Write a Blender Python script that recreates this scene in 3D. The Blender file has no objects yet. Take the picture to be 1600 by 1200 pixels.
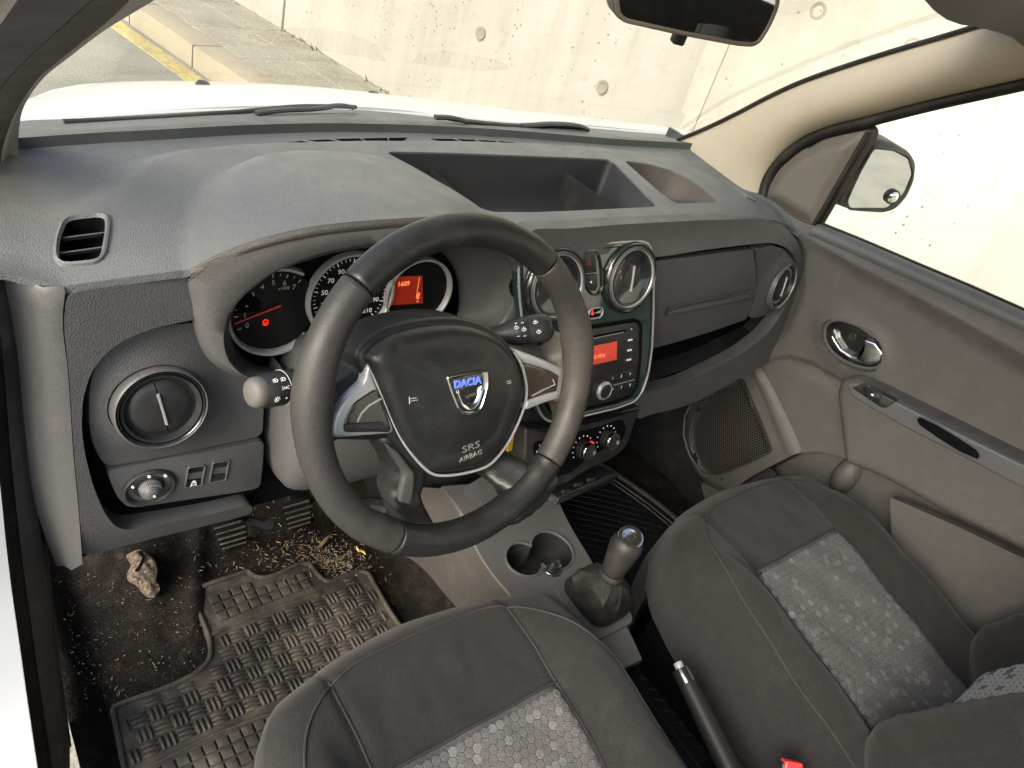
import bpy, math, random
import numpy as np
from mathutils import Vector, Matrix, Euler
from mathutils.geometry import delaunay_2d_cdt
random.seed(7); RNG = np.random.default_rng(7)
S = bpy.context.scene
COL = S.collection
rad = math.radians

# ------------------------------------------------------------------ camera, world, sun, exposure
CAMP = np.array([-0.81309, -0.70428, 1.23356]); FPX = 1155.626
_y, _p, _r = np.radians([47.05, -34.294, 19.208])
FW = np.array([np.sin(_y)*np.cos(_p), np.cos(_y)*np.cos(_p), np.sin(_p)])
_ri = np.array([np.cos(_y), -np.sin(_y), 0.]); _up = np.cross(_ri, FW)
RR = np.cos(_r)*_ri + np.sin(_r)*_up; UU = -np.sin(_r)*_ri + np.cos(_r)*_up
cd = bpy.data.cameras.new('camera'); cam = bpy.data.objects.new('camera', cd); COL.objects.link(cam)
cd.sensor_width = 36; cd.lens = 36*FPX/1600; cd.clip_start = .02; cd.clip_end = 400
cam.matrix_world = Matrix(((RR[0], UU[0], -FW[0], CAMP[0]), (RR[1], UU[1], -FW[1], CAMP[1]), (RR[2], UU[2], -FW[2], CAMP[2]), (0, 0, 0, 1)))
S.camera = cam
W = bpy.data.worlds.new('World'); S.world = W; W.use_nodes = True
nt = W.node_tree; sky = nt.nodes.new('ShaderNodeTexSky'); sky.sky_type = 'NISHITA'; sky.sun_disc = False
SUN_EL, SUN_AZ = 34, 256            # azimuth from +Y clockwise: the light comes from the left rear
sky.sun_elevation = rad(SUN_EL); sky.sun_rotation = rad(SUN_AZ)
sky.dust_density = 4.0; sky.ozone_density = .6; sky.air_density = 1.2
bg = nt.nodes['Background']; nt.links.new(sky.outputs[0], bg.inputs[0]); bg.inputs[1].default_value = .15
sd = bpy.data.lights.new('sun', 'SUN'); sd.energy = 1.8; sd.angle = rad(40); sd.color = (1, .985, .955)
sun = bpy.data.objects.new('sun', sd); COL.objects.link(sun)
dirv = Vector((math.sin(rad(SUN_AZ))*math.cos(rad(SUN_EL)), math.cos(rad(SUN_AZ))*math.cos(rad(SUN_EL)), math.sin(rad(SUN_EL))))
sun.rotation_euler = dirv.to_track_quat('Z', 'Y').to_euler()
S.view_settings.view_transform = 'Standard'; S.view_settings.look = 'None'
S.view_settings.exposure = 1.55; S.view_settings.gamma = 1; S.view_settings.use_curve_mapping = False

# ------------------------------------------------------------------ measuring helpers
def ray(x, y): return RR*(x-800)/FPX - UU*(y-600)/FPX + FW
def at(x, y, ax, v):
    d = ray(x, y); t = (v-CAMP[ax])/d[ax]; return CAMP + d*t
def X(x, y, v): return at(x, y, 0, v)
def Y(x, y, v): return at(x, y, 1, v)
def Z(x, y, v): return at(x, y, 2, v)
def nrm(v): v = np.asarray(v, float); return v/np.linalg.norm(v)

class Fr:
    """a flat working plane: origin, right axis, up axis, outward normal"""
    def __init__(s, o, x, y):
        s.o = np.array(o, float); s.x = nrm(x); s.n = nrm(np.cross(s.x, nrm(y))); s.y = np.cross(s.n, s.x)
    def P(s, u, v, h=0): return s.o + s.x*u + s.y*v + s.n*h
    def px(s, x, y, h=0):
        d = ray(x, y); t = ((s.o + s.n*h - CAMP) @ s.n)/(d @ s.n); q = CAMP + d*t - s.o
        return (float(q @ s.x), float(q @ s.y))
    def pts(s, L, h=0): return [s.px(a, b, h) for a, b in L]
    def at(s, u, v, h=0): return Fr(s.P(u, v, h), s.x, s.y)
    def rot(s, a):
        c, t = math.cos(a), math.sin(a); return Fr(s.o, s.x*c+s.y*t, s.y*c-s.x*t)
def rake(o, a, yaw=0):
    h = np.array([math.cos(yaw), math.sin(yaw), 0]); d = np.array([-math.sin(yaw), math.cos(yaw), 0])
    return Fr(o, h, np.array([0, 0, 1.])*math.cos(a)+d*math.sin(a))

def cr(P, n=6, closed=False):
    P = [np.array(p, float) for p in P]; N = len(P); out = []
    for i in range(N if closed else N-1):
        if closed: a, b, c, d = P[i-1], P[i], P[(i+1) % N], P[(i+2) % N]
        else: a, b, c, d = P[max(i-1, 0)], P[i], P[i+1], P[min(i+2, N-1)]
        for k in range(n):
            t = k/n
            out.append(.5*((2*b)+(c-a)*t+(2*a-5*b+4*c-d)*t*t+(3*b-a-3*c+d)*t**3))
    if not closed: out.append(P[-1])
    return out
def resamp(P, n, closed=False):
    P = np.array(P, float)
    if closed: P = np.vstack([P, P[:1]])
    L = np.r_[0, np.cumsum(np.linalg.norm(np.diff(P, axis=0), axis=1))]
    t = np.linspace(0, L[-1], n+1)[:-1] if closed else np.linspace(0, L[-1], n)
    return np.stack([np.interp(t, L, P[:, k]) for k in range(P.shape[1])], 1)
def rrect(u0, u1, v0, v1, r, n=4):
    out = []
    for cx, cy, a0 in ((u1-r, v1-r, 0), (u0+r, v1-r, 90), (u0+r, v0+r, 180), (u1-r, v0+r, 270)):
        for k in range(n+1):
            a = rad(a0+90*k/n); out.append((cx+r*math.cos(a), cy+r*math.sin(a)))
    return out
def rnd(P, r, n=4):
    """round the corners of a polygon"""
    P = [np.array(p, float) for p in P]; out = []
    for i in range(len(P)):
        a, b, c = P[i-1], P[i], P[(i+1) % len(P)]
        la, lc = np.linalg.norm(a-b), np.linalg.norm(c-b); q = min(r, la*.45, lc*.45)
        p0 = b+(a-b)/la*q; p1 = b+(c-b)/lc*q
        for k in range(n+1):
            t = k/n; out.append((1-t)**2*p0+2*t*(1-t)*b+t*t*p1)
    return out
def area(P): P = np.array(P); x, y = P[:, 0], P[:, 1]; return .5*np.sum(x*np.roll(y, -1)-y*np.roll(x, -1))
def inset(P, d):
    P = np.array(P, float)
    if area(P) < 0: d = -d
    a = P-np.roll(P, 1, 0); b = np.roll(P, -1, 0)-P
    a /= np.linalg.norm(a, axis=1)[:, None]+1e-12; b /= np.linalg.norm(b, axis=1)[:, None]+1e-12
    na = np.stack([-a[:, 1], a[:, 0]], 1); nb = np.stack([-b[:, 1], b[:, 0]], 1)
    m = na+nb; L = (m*m).sum(1)[:, None]; m = m/np.maximum(L, .8)*2
    return P+m*d
def inpoly(x, y, P):
    P = np.array(P); c = np.zeros(np.shape(x), bool); j = len(P)-1
    for i in range(len(P)):
        xi, yi, xj, yj = *P[i][:2], *P[j][:2]
        c ^= ((yi > y) != (yj > y)) & (x < (xj-xi)*(y-yi)/(yj-yi+1e-15)+xi); j = i
    return c
def pdist(x, y, P, closed=True):
    P = np.array(P, float)[:, :2]; x = np.asarray(x, float); y = np.asarray(y, float); d = np.full(x.shape, 9e9)
    Q = np.roll(P, -1, 0) if closed else P[1:]
    for (ax, ay), (bx, by) in zip(P, Q):
        dx, dy = bx-ax, by-ay; t = np.clip(((x-ax)*dx+(y-ay)*dy)/(dx*dx+dy*dy+1e-15), 0, 1)
        d = np.minimum(d, np.hypot(x-ax-t*dx, y-ay-t*dy))
    return d
def sdist(x, y, P): return np.where(inpoly(x, y, P), 1, -1)*pdist(x, y, P)      # positive inside
def sm(t): t = np.clip(t, 0, 1); return t*t*(3-2*t)

# ------------------------------------------------------------------ object helpers
ROOT = {}
def setp(o, label=None, cat=None, group=None, kind=None):
    for k, v in (('label', label), ('category', cat), ('group', group), ('kind', kind)):
        if v: o[k] = v
    return o
def thing(name, label, cat, loc, group=None):
    o = bpy.data.objects.new(name, None); COL.objects.link(o); o.location = [float(v) for v in loc]; o.empty_display_size = .05
    ROOT[o] = np.array(loc, float); return setp(o, label, cat, group)

class G:
    def __init__(s): s.v = []; s.f = []; s.m = []; s.mi = 0
    def add(s, V, F):
        b = len(s.v); s.v += [tuple(float(k) for k in p) for p in V]; s.f += [tuple(i+b for i in f) for f in F]; s.m += [s.mi]*len(F); return s
    def loft(s, rows, cu=False, cv=False, caps=False):
        """rows of equal length; cu closes each row, cv joins last row to first"""
        R = len(rows); N = len(rows[0]); V = [p for r in rows for p in r]; F = []
        for i in range(R if cv else R-1):
            for j in range(N if cu else N-1):
                F.append((i*N+j, i*N+(j+1) % N, ((i+1) % R)*N+(j+1) % N, ((i+1) % R)*N+j))
        if caps: F += [tuple(range(N))[::-1], tuple((R-1)*N+k for k in range(N))]
        return s.add(V, F)
    def tube(s, path, r, n=10, closed=False, flat=1, up=None):
        P = np.array(path, float); N = len(P); r = np.broadcast_to(np.array(r, float), (N,))
        T = (np.roll(P, -1, 0)-np.roll(P, 1, 0)) if closed else np.gradient(P, axis=0)
        T /= np.linalg.norm(T, axis=1)[:, None]; u = np.array([0, 0, 1.]) if up is None else np.array(up, float)
        if up is None and abs(T[0] @ u) > .9: u = np.array([1., 0, 0])
        rows = []
        for i in range(N):
            if up is None: u = u-T[i]*(u @ T[i]); u /= np.linalg.norm(u)
            else: u = np.array(up, float); u = u-T[i]*(u @ T[i]); u /= np.linalg.norm(u)
            w = np.cross(T[i], u)
            rows.append([P[i]+r[i]*(math.cos(a)*w+flat*math.sin(a)*u) for a in np.linspace(0, 2*math.pi, n, endpoint=False)])
        return s.loft(rows, cu=True, cv=closed, caps=not closed)
    def lathe(s, fr, prof, n=48, c=(0, 0), sx=1, sy=1, a0=0, a1=360, cap=True):
        full = abs(a1-a0) >= 360; an = np.radians(np.linspace(a0, a1, n, endpoint=not full))
        rows = [[fr.P(c[0]+r*sx*math.cos(a), c[1]+r*sy*math.sin(a), h) for a in an] for r, h in prof]
        s.loft(rows, cu=full)
        if full and cap and prof[-1][0] > 0: s.add(rows[-1], [tuple(range(n))])
        return s
    def plate(s, fr, out, h0, h1, bev=.001, n=2):
        """a solid slab with a rounded front edge"""
        out = [tuple(p[:2]) for p in out]
        if area(out) < 0: out = out[::-1]
        rows = [[fr.P(u, v, h0) for u, v in out]]
        for k in range(n+1):
            a = math.pi/2*k/n; q = inset(out, bev*(1-math.cos(a)))
            rows.append([fr.P(u, v, h1-bev+bev*math.sin(a)) for u, v in q])
        s.loft(rows, cu=True); N = len(out)
        s.add(rows[-1], [tuple(range(N))]); s.add(rows[0], [tuple(range(N))[::-1]])
        return s
    def ring(s, fr, out, w, h0, h1, bev=.001):
        """raised frame following an outline, w wide"""
        out = [tuple(p[:2]) for p in out]
        if area(out) < 0: out = out[::-1]
        pr = [(0, h0), (0, h1-bev), (bev, h1), (w-bev, h1), (w, h1-bev), (w, h0)]
        s.loft([[fr.P(u, v, h) for u, v in inset(out, d)] for d, h in pr], cu=True); return s
    def box(s, fr, u0, u1, v0, v1, h0, h1, bev=.0006, r=None):
        return s.plate(fr, rrect(u0, u1, v0, v1, r if r else min(u1-u0, v1-v0)*.15, 2), h0, h1, bev, 1)
    def sheet(s, fr, out, hf=None, sp=.02, depth=.01, holes=(), lines=(), hole_depth=None, edge=0, back=None):
        """curved skin filling an outline (with holes), height hf(u,v); skirts go down by depth"""
        out = [tuple(map(float, p[:2])) for p in out]
        if area(out) < 0: out = out[::-1]
        V = []; E = []
        def addloop(L, closed=True):
            b = len(V); V.extend([Vector((float(a), float(c))) for a, c in L])
            E.extend([(b+i, b+i+1) for i in range(len(L)-1)]); 
            if closed: E.append((b+len(L)-1, b))
        def dens(L, closed=True):
            Q = list(L)+([L[0]] if closed else []); o = []
            for a, c in zip(Q[:-1], Q[1:]):
                k = max(1, int(math.dist(a, c)/sp)); o += [(a[0]+(c[0]-a[0])*t/k, a[1]+(c[1]-a[1])*t/k) for t in range(k)]
            if not closed: o.append(Q[-1])
            return o
        od = dens(out); addloop(od)
        hd = [dens([tuple(map(float, p[:2])) for p in h]) for h in holes]
        for h in hd: addloop(h)
        ld = [dens([tuple(map(float, p[:2])) for p in l], False) for l in lines]
        for l in ld: addloop(l, False)
        A = np.array(out); us = np.arange(A[:, 0].min()+sp*.37, A[:, 0].max(), sp); vs = np.arange(A[:, 1].min()+sp*.41, A[:, 1].max(), sp)
        UU_, VV_ = np.meshgrid(us, vs); UU_[1::2] += sp/2; x, y = UU_.ravel(), VV_.ravel()
        ok = inpoly(x, y, out) & (pdist(x, y, out) > sp*.4)
        for h in hd: ok &= ~inpoly(x, y, h) & (pdist(x, y, h) > sp*.4)
        for l in ld: ok &= pdist(x, y, l, False) > sp*.4
        V.extend([Vector((float(a), float(b))) for a, b in zip(x[ok], y[ok])])
        r = delaunay_2d_cdt(V, E, [], 0, 1e-6)
        vv = np.array([(p.x, p.y) for p in r[0]]); F = [tuple(f) for f in r[2]]
        cen = np.array([vv[list(f)].mean(0) for f in F]); ok = inpoly(cen[:, 0], cen[:, 1], out)
        for h in hd: ok &= ~inpoly(cen[:, 0], cen[:, 1], h)
        F = [f for f, k in zip(F, ok) if k]
        F = [f if area(vv[list(f)]) > 0 else f[::-1] for f in F]
        hh = np.zeros(len(vv)) if hf is None else hf(vv[:, 0], vv[:, 1])
        s.add([fr.P(a, b, h) for (a, b), h in zip(vv, hh)], F)
        def skirt(L, dp):
            L = np.array(L); h = np.zeros(len(L)) if hf is None else hf(L[:, 0], L[:, 1])
            top = [fr.P(a, b, c) for (a, b), c in zip(L, h)]
            bot = [fr.P(a, b, (c-dp) if back is None else back) for (a, b), c in zip(L, h)]
            s.loft([bot, top], cu=True)
        if depth: skirt(od, depth)
        for h in hd:
            if hole_depth is None or hole_depth: skirt(h[::-1], hole_depth or depth)
        return s

def rslab(fr, out, h0, h1, bev, sp=.005):
    out = [tuple(p[:2]) for p in out]
    hf = lambda u, v: h1-bev*(1-np.sqrt(np.clip(1-(1-np.clip(sdist(u, v, out)/bev, 0, 1))**2, 0, 1)))
    if area(out) < 0: out = out[::-1]
    Ls = []
    for k in (.22, .6, 1.1):
        q = inset(out, bev*k); keep = sdist(q[:, 0], q[:, 1], out) > bev*k*.7
        if keep.all(): Ls.append([tuple(p) for p in q]+[tuple(q[0])])
        else:
            run = []
            for p, ok in list(zip(q, keep))+[(None, False)]:
                if ok: run.append(tuple(p))
                else:
                    if len(run) > 2: Ls.append(run)
                    run = []
    return G().sheet(fr, out, hf, sp, .01, back=h0, lines=Ls)
def _finish(me, mats, smooth):
    for m in (mats if isinstance(mats, (list, tuple)) else [mats]): me.materials.append(m)
    if smooth:
        me.polygons.foreach_set('use_smooth', [True]*len(me.polygons)); me.set_sharp_from_angle(angle=rad(smooth))
def part(name, g, mat, parent=None, smooth=38, label=None, merge=True, sub=0, disp=None):
    root = parent
    while root is not None and root.parent: root = root.parent
    off = ROOT[root] if root is not None else np.zeros(3)
    me = bpy.data.meshes.new(name)
    V = (np.array(g.v)-off); me.from_pydata(V.tolist(), [], g.f); me.update()
    if len(set(g.m)) > 1: me.polygons.foreach_set('material_index', g.m)
    if merge:
        import bmesh
        bm = bmesh.new(); bm.from_mesh(me); bmesh.ops.remove_doubles(bm, verts=bm.verts, dist=2e-5)
        bmesh.ops.recalc_face_normals(bm, faces=bm.faces); bm.to_mesh(me); bm.free()
    _finish(me, mat, smooth)
    o = bpy.data.objects.new(name, me); COL.objects.link(o)
    if parent is not None: o.parent = parent
    if label: o['label'] = label
    if sub:
        m = o.modifiers.new('sub', 'SUBSURF'); m.levels = sub; m.render_levels = sub
    return o
def text(name, s, fr, u, v, h, size, mat, parent, rot=0, ext=.0002, bold=0, sx=1, align='CENTER'):
    c = bpy.data.curves.new('t', 'FONT'); c.body = s; c.size = size; c.align_x = align; c.align_y = 'CENTER'; c.extrude = ext; c.offset = bold; c.resolution_u = 3
    t = bpy.data.objects.new('t', c); COL.objects.link(t); dg = bpy.context.evaluated_depsgraph_get()
    me = bpy.data.meshes.new_from_object(t.evaluated_get(dg)); me.name = name
    bpy.data.objects.remove(t); bpy.data.curves.remove(c)
    f = fr.at(u, v, h).rot(rot); root = parent
    while root.parent: root = root.parent
    off = ROOT[root]
    for q in me.vertices: q.co = Vector((f.P(q.co.x*sx, q.co.y, q.co.z)-off).tolist())
    me.materials.clear(); me.materials.append(mat); o = bpy.data.objects.new(name, me); COL.objects.link(o); o.parent = parent
    return o

# ------------------------------------------------------------------ materials
def mat(name, col, rough=.5, metal=0, grain=0, gscale=350, var=0, vscale=9, dust=None, dscale=6, damt=.5, dlo=.5, coat=0, spec=.5, emit=None, es=1, bump2=0, b2scale=30, sheen=0, cells=False, fine=0, fscale=420):
    m = bpy.data.materials.new(name); m.use_nodes = True; t = m.node_tree; n = t.nodes; b = n['Principled BSDF']; L = t.links.new
    b.inputs['Base Color'].default_value = (*col, 1); b.inputs['Roughness'].default_value = rough; b.inputs['Metallic'].default_value = metal
    b.inputs['Specular IOR Level'].default_value = spec; b.inputs['Coat Weight'].default_value = coat; b.inputs['Coat Roughness'].default_value = .05
    if sheen: b.inputs['Sheen Weight'].default_value = sheen; b.inputs['Sheen Roughness'].default_value = .5
    if emit: b.inputs['Emission Color'].default_value = (*emit, 1); b.inputs['Emission Strength'].default_value = es
    tc = n.new('ShaderNodeTexCoord'); O = tc.outputs['Object']; cur = None
    def noise(sc, det=3, ro=.55):
        q = n.new('ShaderNodeTexNoise'); q.inputs['Scale'].default_value = sc; q.inputs['Detail'].default_value = det; q.inputs['Roughness'].default_value = ro; L(O, q.inputs['Vector']); return q.outputs['Fac']
    def ramp(src, a, c, x=0, y=1):
        q = n.new('ShaderNodeMapRange'); q.inputs[1].default_value = a; q.inputs[2].default_value = c; q.inputs[3].default_value = x; q.inputs[4].default_value = y; L(src, q.inputs[0]); return q.outputs[0]
    def mix(fac, a, bb):
        q = n.new('ShaderNodeMix'); q.data_type = 'RGBA'; L(fac, q.inputs[0])
        for k, vv in ((6, a), (7, bb)):
            if isinstance(vv, tuple): q.inputs[k].default_value = (*vv, 1)
            else: L(vv, q.inputs[k])
        return q.outputs[2]
    if var:
        cur = mix(ramp(noise(vscale, 5), .3, .7), tuple(c*(1-var) for c in col), tuple(min(1, c*(1+var)) for c in col))
        L(ramp(noise(vscale*2.3, 4), .3, .7, max(.02, rough-.08), min(1, rough+.1)), b.inputs['Roughness'])
    if dust:
        cur = mix(ramp(noise(dscale, 8, .68), dlo, dlo+.22, 0, damt), cur if cur is not None else col, dust)
    if fine:
        base_ = cur if cur is not None else col
        mu = n.new('ShaderNodeMix'); mu.data_type = 'RGBA'; mu.blend_type = 'MULTIPLY'; mu.inputs[0].default_value = 1
        if isinstance(base_, tuple): mu.inputs[6].default_value = (*base_, 1)
        else: L(base_, mu.inputs[6])
        L(ramp(noise(fscale, 1), .3, .7, 1-fine, 1+fine), mu.inputs[7]); cur = mu.outputs[2]
    if cur is not None: L(cur, b.inputs['Base Color'])
    if grain or bump2:
        prev = None
        if grain:
            bp = n.new('ShaderNodeBump'); bp.inputs['Strength'].default_value = grain; bp.inputs['Distance'].default_value = .001
            if cells:
                vo = n.new('ShaderNodeTexVoronoi'); vo.feature = 'DISTANCE_TO_EDGE'; vo.inputs['Scale'].default_value = gscale; L(O, vo.inputs['Vector']); L(ramp(vo.outputs['Distance'], 0, .25), bp.inputs['Height'])
            else: L(noise(gscale, 2), bp.inputs['Height'])
            prev = bp
        if bump2:
            b2 = n.new('ShaderNodeBump'); b2.inputs['Strength'].default_value = bump2; b2.inputs['Distance'].default_value = .01; L(noise(b2scale, 3), b2.inputs['Height'])
            if prev: L(prev.outputs[0], b2.inputs['Normal'])
            prev = b2
        L(prev.outputs[0], b.inputs['Normal'])
    return m
M = {}
M['dash'] = mat('dash_plastic', (.092, .098, .099), .5, grain=.35, gscale=330, fine=.09, fscale=330, var=.03, dust=(.16, .155, .145), damt=.08, dscale=30, cells=True)
M['fascia'] = mat('fascia_plastic', (.056, .057, .059), .48, spec=.4, grain=.35, gscale=330, fine=.10, fscale=330, var=.03, dust=(.12, .115, .105), damt=.12, dscale=30, cells=True)
M['smooth'] = mat('smooth_grey_plastic', (.062, .062, .063), .45, fine=.15, spec=.4, grain=.15, gscale=700, var=.03, dust=(.12, .115, .105), damt=.12, dscale=30)
M['dark'] = mat('dark_plastic', (.014, .0145, .0155), .42, spec=.4, grain=.2, gscale=600, var=.1, dust=(.10, .09, .075), damt=.25, dscale=25)
M['black'] = mat('black_recess', (.005, .005, .006), 1, spec=0)
M['dial'] = mat('dial_black', (.005, .0055, .006), .35, spec=.2)
M['gloss'] = mat('gloss_panel_green_reflection', (.012, .029, .026), .12, coat=.8, var=.25, vscale=14, dust=(.12, .12, .10), damt=.06, dscale=30)  # green reflection painted into the base colour of a black gloss panel
M['blackgloss'] = mat('gloss_black', (.010, .012, .012), .22, coat=.6, dust=(.10, .09, .08), damt=.08, dscale=40)
M['chrome'] = mat('chrome', (.62, .63, .64), .12, 1)
M['silver'] = mat('satin_silver', (.38, .39, .40), .34, .55, var=.08)
M['ringmetal'] = mat('gauge_ring_metal', (.34, .35, .35), .34, .35, var=.08)
M['wheel'] = mat('wheel_leatherette', (.022, .0215, .021), .5, spec=.35, grain=.12, gscale=520, fine=.18, var=.05, dust=(.075, .063, .050), damt=.4, dscale=9, dlo=.40, cells=True)
M['wheelclean'] = mat('wheel_cover_plastic', (.010, .0105, .0105), .42, fine=.25, spec=.4, grain=.3, gscale=600, var=.1, dust=(.05, .047, .04), damt=.25, dscale=22)
M['wheelL'] = mat('wheel_leatherette_grey', (.024, .024, .0235), .5, spec=.35, grain=.15, gscale=520, fine=.2, var=.05, dust=(.060, .056, .050), damt=.3, dscale=9, dlo=.44, cells=True)
M['spoke'] = mat('worn_spoke_plastic', (.04, .04, .04), .42, grain=.3, gscale=500, var=.15, dust=(.12, .11, .09), damt=.5, dscale=30, dlo=.45)
M['beige'] = mat('pillar_trim_beige', (.29, .26, .205), .62, grain=.15, gscale=500, var=.05, dust=(.26, .22, .16), damt=.3, dscale=7)
M['beigeL'] = mat('pillar_trim_grey_beige', (.27, .25, .225), .6, grain=.15, gscale=500, var=.05)
M['door'] = mat('door_trim', (.060, .0585, .0565), .5, spec=.4, grain=.3, gscale=330, fine=.10, var=.03, dust=(.14, .13, .115), damt=.15, dscale=30, cells=True)
M['doorcloth'] = mat('door_insert_texture', (.058, .0565, .0545), .6, spec=.4, grain=.4, gscale=500, fine=.16, fscale=520, var=.04, dust=(.14, .13, .115), damt=.15, dscale=30)
M['grille'] = mat('speaker_grille_plastic', (.032, .029, .027), .5, spec=.4)
M['armtop'] = mat('armrest_top_plastic', (.062, .066, .070), .5, grain=.2, gscale=500, var=.05)
M['rubber'] = mat('black_rubber', (.010, .0095, .009), .5, spec=.3, var=.2, dust=(.09, .08, .065), damt=.25, dscale=20)
M['felt'] = mat('flocked_seal', (.050, .043, .038), .9, grain=.6, gscale=900, var=.15, dust=(.13, .11, .09), damt=.45, dscale=30)
M['white'] = mat('white_car_paint', (.74, .76, .77), .35, coat=.5)
M['seat'] = mat('seat_black_fabric', (.0155, .0153, .0152), .9, grain=1, gscale=650, var=.06, vscale=14, fine=.3, fscale=600, dust=(.040, .038, .036), damt=.2, dscale=30, sheen=.10, spec=.12, bump2=.12, b2scale=16)
M['piping'] = mat('seat_seam_thread', (.018, .017, .016), .85)
M['hexbase'] = mat('insert_fabric_base', (.055, .055, .057), .95, spec=.1, fine=.4, fscale=600)
M['hexa'] = mat('insert_hexagon_mid', (.082, .081, .082), .95, spec=.1, fine=.35, fscale=600, var=.1, vscale=60)
M['hexb'] = mat('insert_hexagon_light', (.112, .112, .114), .95, spec=.15, fine=.3, fscale=600, var=.1, vscale=60)
M['carpet'] = mat('carpet', (.011, .0095, .008), .95, spec=.1, fine=.6, fscale=350, grain=1, gscale=500, var=.4, vscale=30, dust=(.07, .05, .032), damt=.4, dscale=45, dlo=.55, bump2=.5, b2scale=40)
M['carpetdark'] = mat('carpet_clean', (.010, .010, .010), .95, grain=1, gscale=500, var=.3, vscale=30)
M['mat'] = mat('floor_mat_rubber', (.026, .024, .021), .65, spec=.3, fine=.3, grain=.3, gscale=500, var=.2, vscale=12, dust=(.115, .098, .076), damt=.6, dscale=14, dlo=.45)
M['mat2'] = mat('floor_mat_rubber_clean_shaded', (.007, .008, .010), .5, grain=.3, gscale=500, var=.2, vscale=12)  # base colour darkened to paint in the shade of the passenger footwell
M['mark'] = mat('white_print', (.75, .76, .76), .5)
M['markdim'] = mat('grey_print', (.30, .31, .31), .5)
M['red'] = mat('red_lit_symbol', (.5, .02, .01), .4, emit=(1, .03, .01), es=.45)
M['lcd'] = mat('red_display', (.22, .02, .008), .3, emit=(1, .05, .012), es=.035)
M['lcdtext'] = mat('display_digits', (.8, .2, .1), .3, emit=(1, .22, .08), es=.30)
M['lcdradio'] = mat('orange_red_display', (.38, .05, .03), .3, emit=(1, .09, .045), es=.12)
M['needle'] = mat('needle', (.25, .03, .03), .4, emit=(1, .05, .03), es=.03)
M['blue'] = mat('blue_enamel_lettering', (.12, .2, .75), .25, coat=.5)
M['yellow'] = mat('yellow_tag', (.75, .42, .03), .5)
M['redbtn'] = mat('red_buckle_plastic', (.65, .03, .03), .35)
M['sealrubber'] = mat('pillar_rubber', (.036, .031, .028), .42, var=.1, dust=(.08, .07, .06), damt=.3, dscale=30)
M['letter'] = mat('moulded_letter', (.14, .14, .135), .5)
M['palehex'] = mat('backrest_hexagon_lightened', (.30, .30, .29), .9, spec=.1, fine=.2, fscale=600)  # colour lightened to make up for the shade on the backrest
M['grip'] = mat('handbrake_grip', (.008, .008, .008), .55, spec=.25)
M['foam'] = mat('tan_foam', (.085, .065, .046), .95, fine=.7, fscale=200, grain=1, gscale=200, var=.4, vscale=50, dust=(.02, .015, .012), damt=.9, dscale=60, dlo=.45)
M['straw'] = mat('straw', (.21, .16, .095), .8, var=.3, vscale=60)
M['leaf'] = mat('dry_leaf', (.17, .11, .06), .8, var=.3, vscale=60)
M['leather'] = mat('gaiter_leatherette', (.014, .0135, .013), .5, spec=.3, grain=.5, gscale=500, var=.1, dust=(.12, .10, .08), damt=.3, dscale=30, cells=True)
M['mirror'] = mat('mirror_glass', (.8, .82, .82), .02, 1)
M['lining'] = mat('roof_lining', (.20, .185, .165), .9, grain=.4, gscale=500)
def glassmat(name, tint, refl=.06, film=.0):
    m = bpy.data.materials.new(name); m.use_nodes = True; t = m.node_tree; n = t.nodes; L = t.links.new
    for q in list(n): n.remove(q)
    o = n.new('ShaderNodeOutputMaterial'); tr = n.new('ShaderNodeBsdfTransparent'); tr.inputs[0].default_value = (*tint, 1)
    gl = n.new('ShaderNodeBsdfGlossy'); gl.inputs['Roughness'].default_value = .02
    mx = n.new('ShaderNodeMixShader'); df = n.new('ShaderNodeBsdfDiffuse'); df.inputs[0].default_value = (.55, .55, .48, 1); m2 = n.new('ShaderNodeMixShader'); ns = n.new('ShaderNodeTexNoise'); ns.inputs['Scale'].default_value = 5; ns.inputs['Detail'].default_value = 7; ns.inputs['Distortion'].default_value = 1.5; tcc = n.new('ShaderNodeTexCoord'); L(tcc.outputs['Object'], ns.inputs['Vector']); mm = n.new('ShaderNodeMapRange'); mm.inputs[1].default_value = .35; mm.inputs[2].default_value = .7; mm.inputs[3].default_value = film*.5; mm.inputs[4].default_value = film*1.6; L(ns.outputs['Fac'], mm.inputs[0]); lw = n.new('ShaderNodeLayerWeight'); lw.inputs[0].default_value = .12
    mp = n.new('ShaderNodeMapRange'); mp.inputs[3].default_value = refl*.5; mp.inputs[4].default_value = refl*4; L(lw.outputs['Fresnel'], mp.inputs[0])
    L(mp.outputs[0], mx.inputs[0]); L(tr.outputs[0], mx.inputs[1]); L(gl.outputs[0], mx.inputs[2]); L(mm.outputs[0], m2.inputs[0]); L(mx.outputs[0], m2.inputs[1]); L(df.outputs[0], m2.inputs[2]); L(m2.outputs[0], o.inputs[0]); return m
M['glass'] = glassmat('windscreen_glass', (.93, .95, .93), .10, .05)
M['sideglass'] = glassmat('side_glass', (.95, .96, .95), .04, .015)
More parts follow.
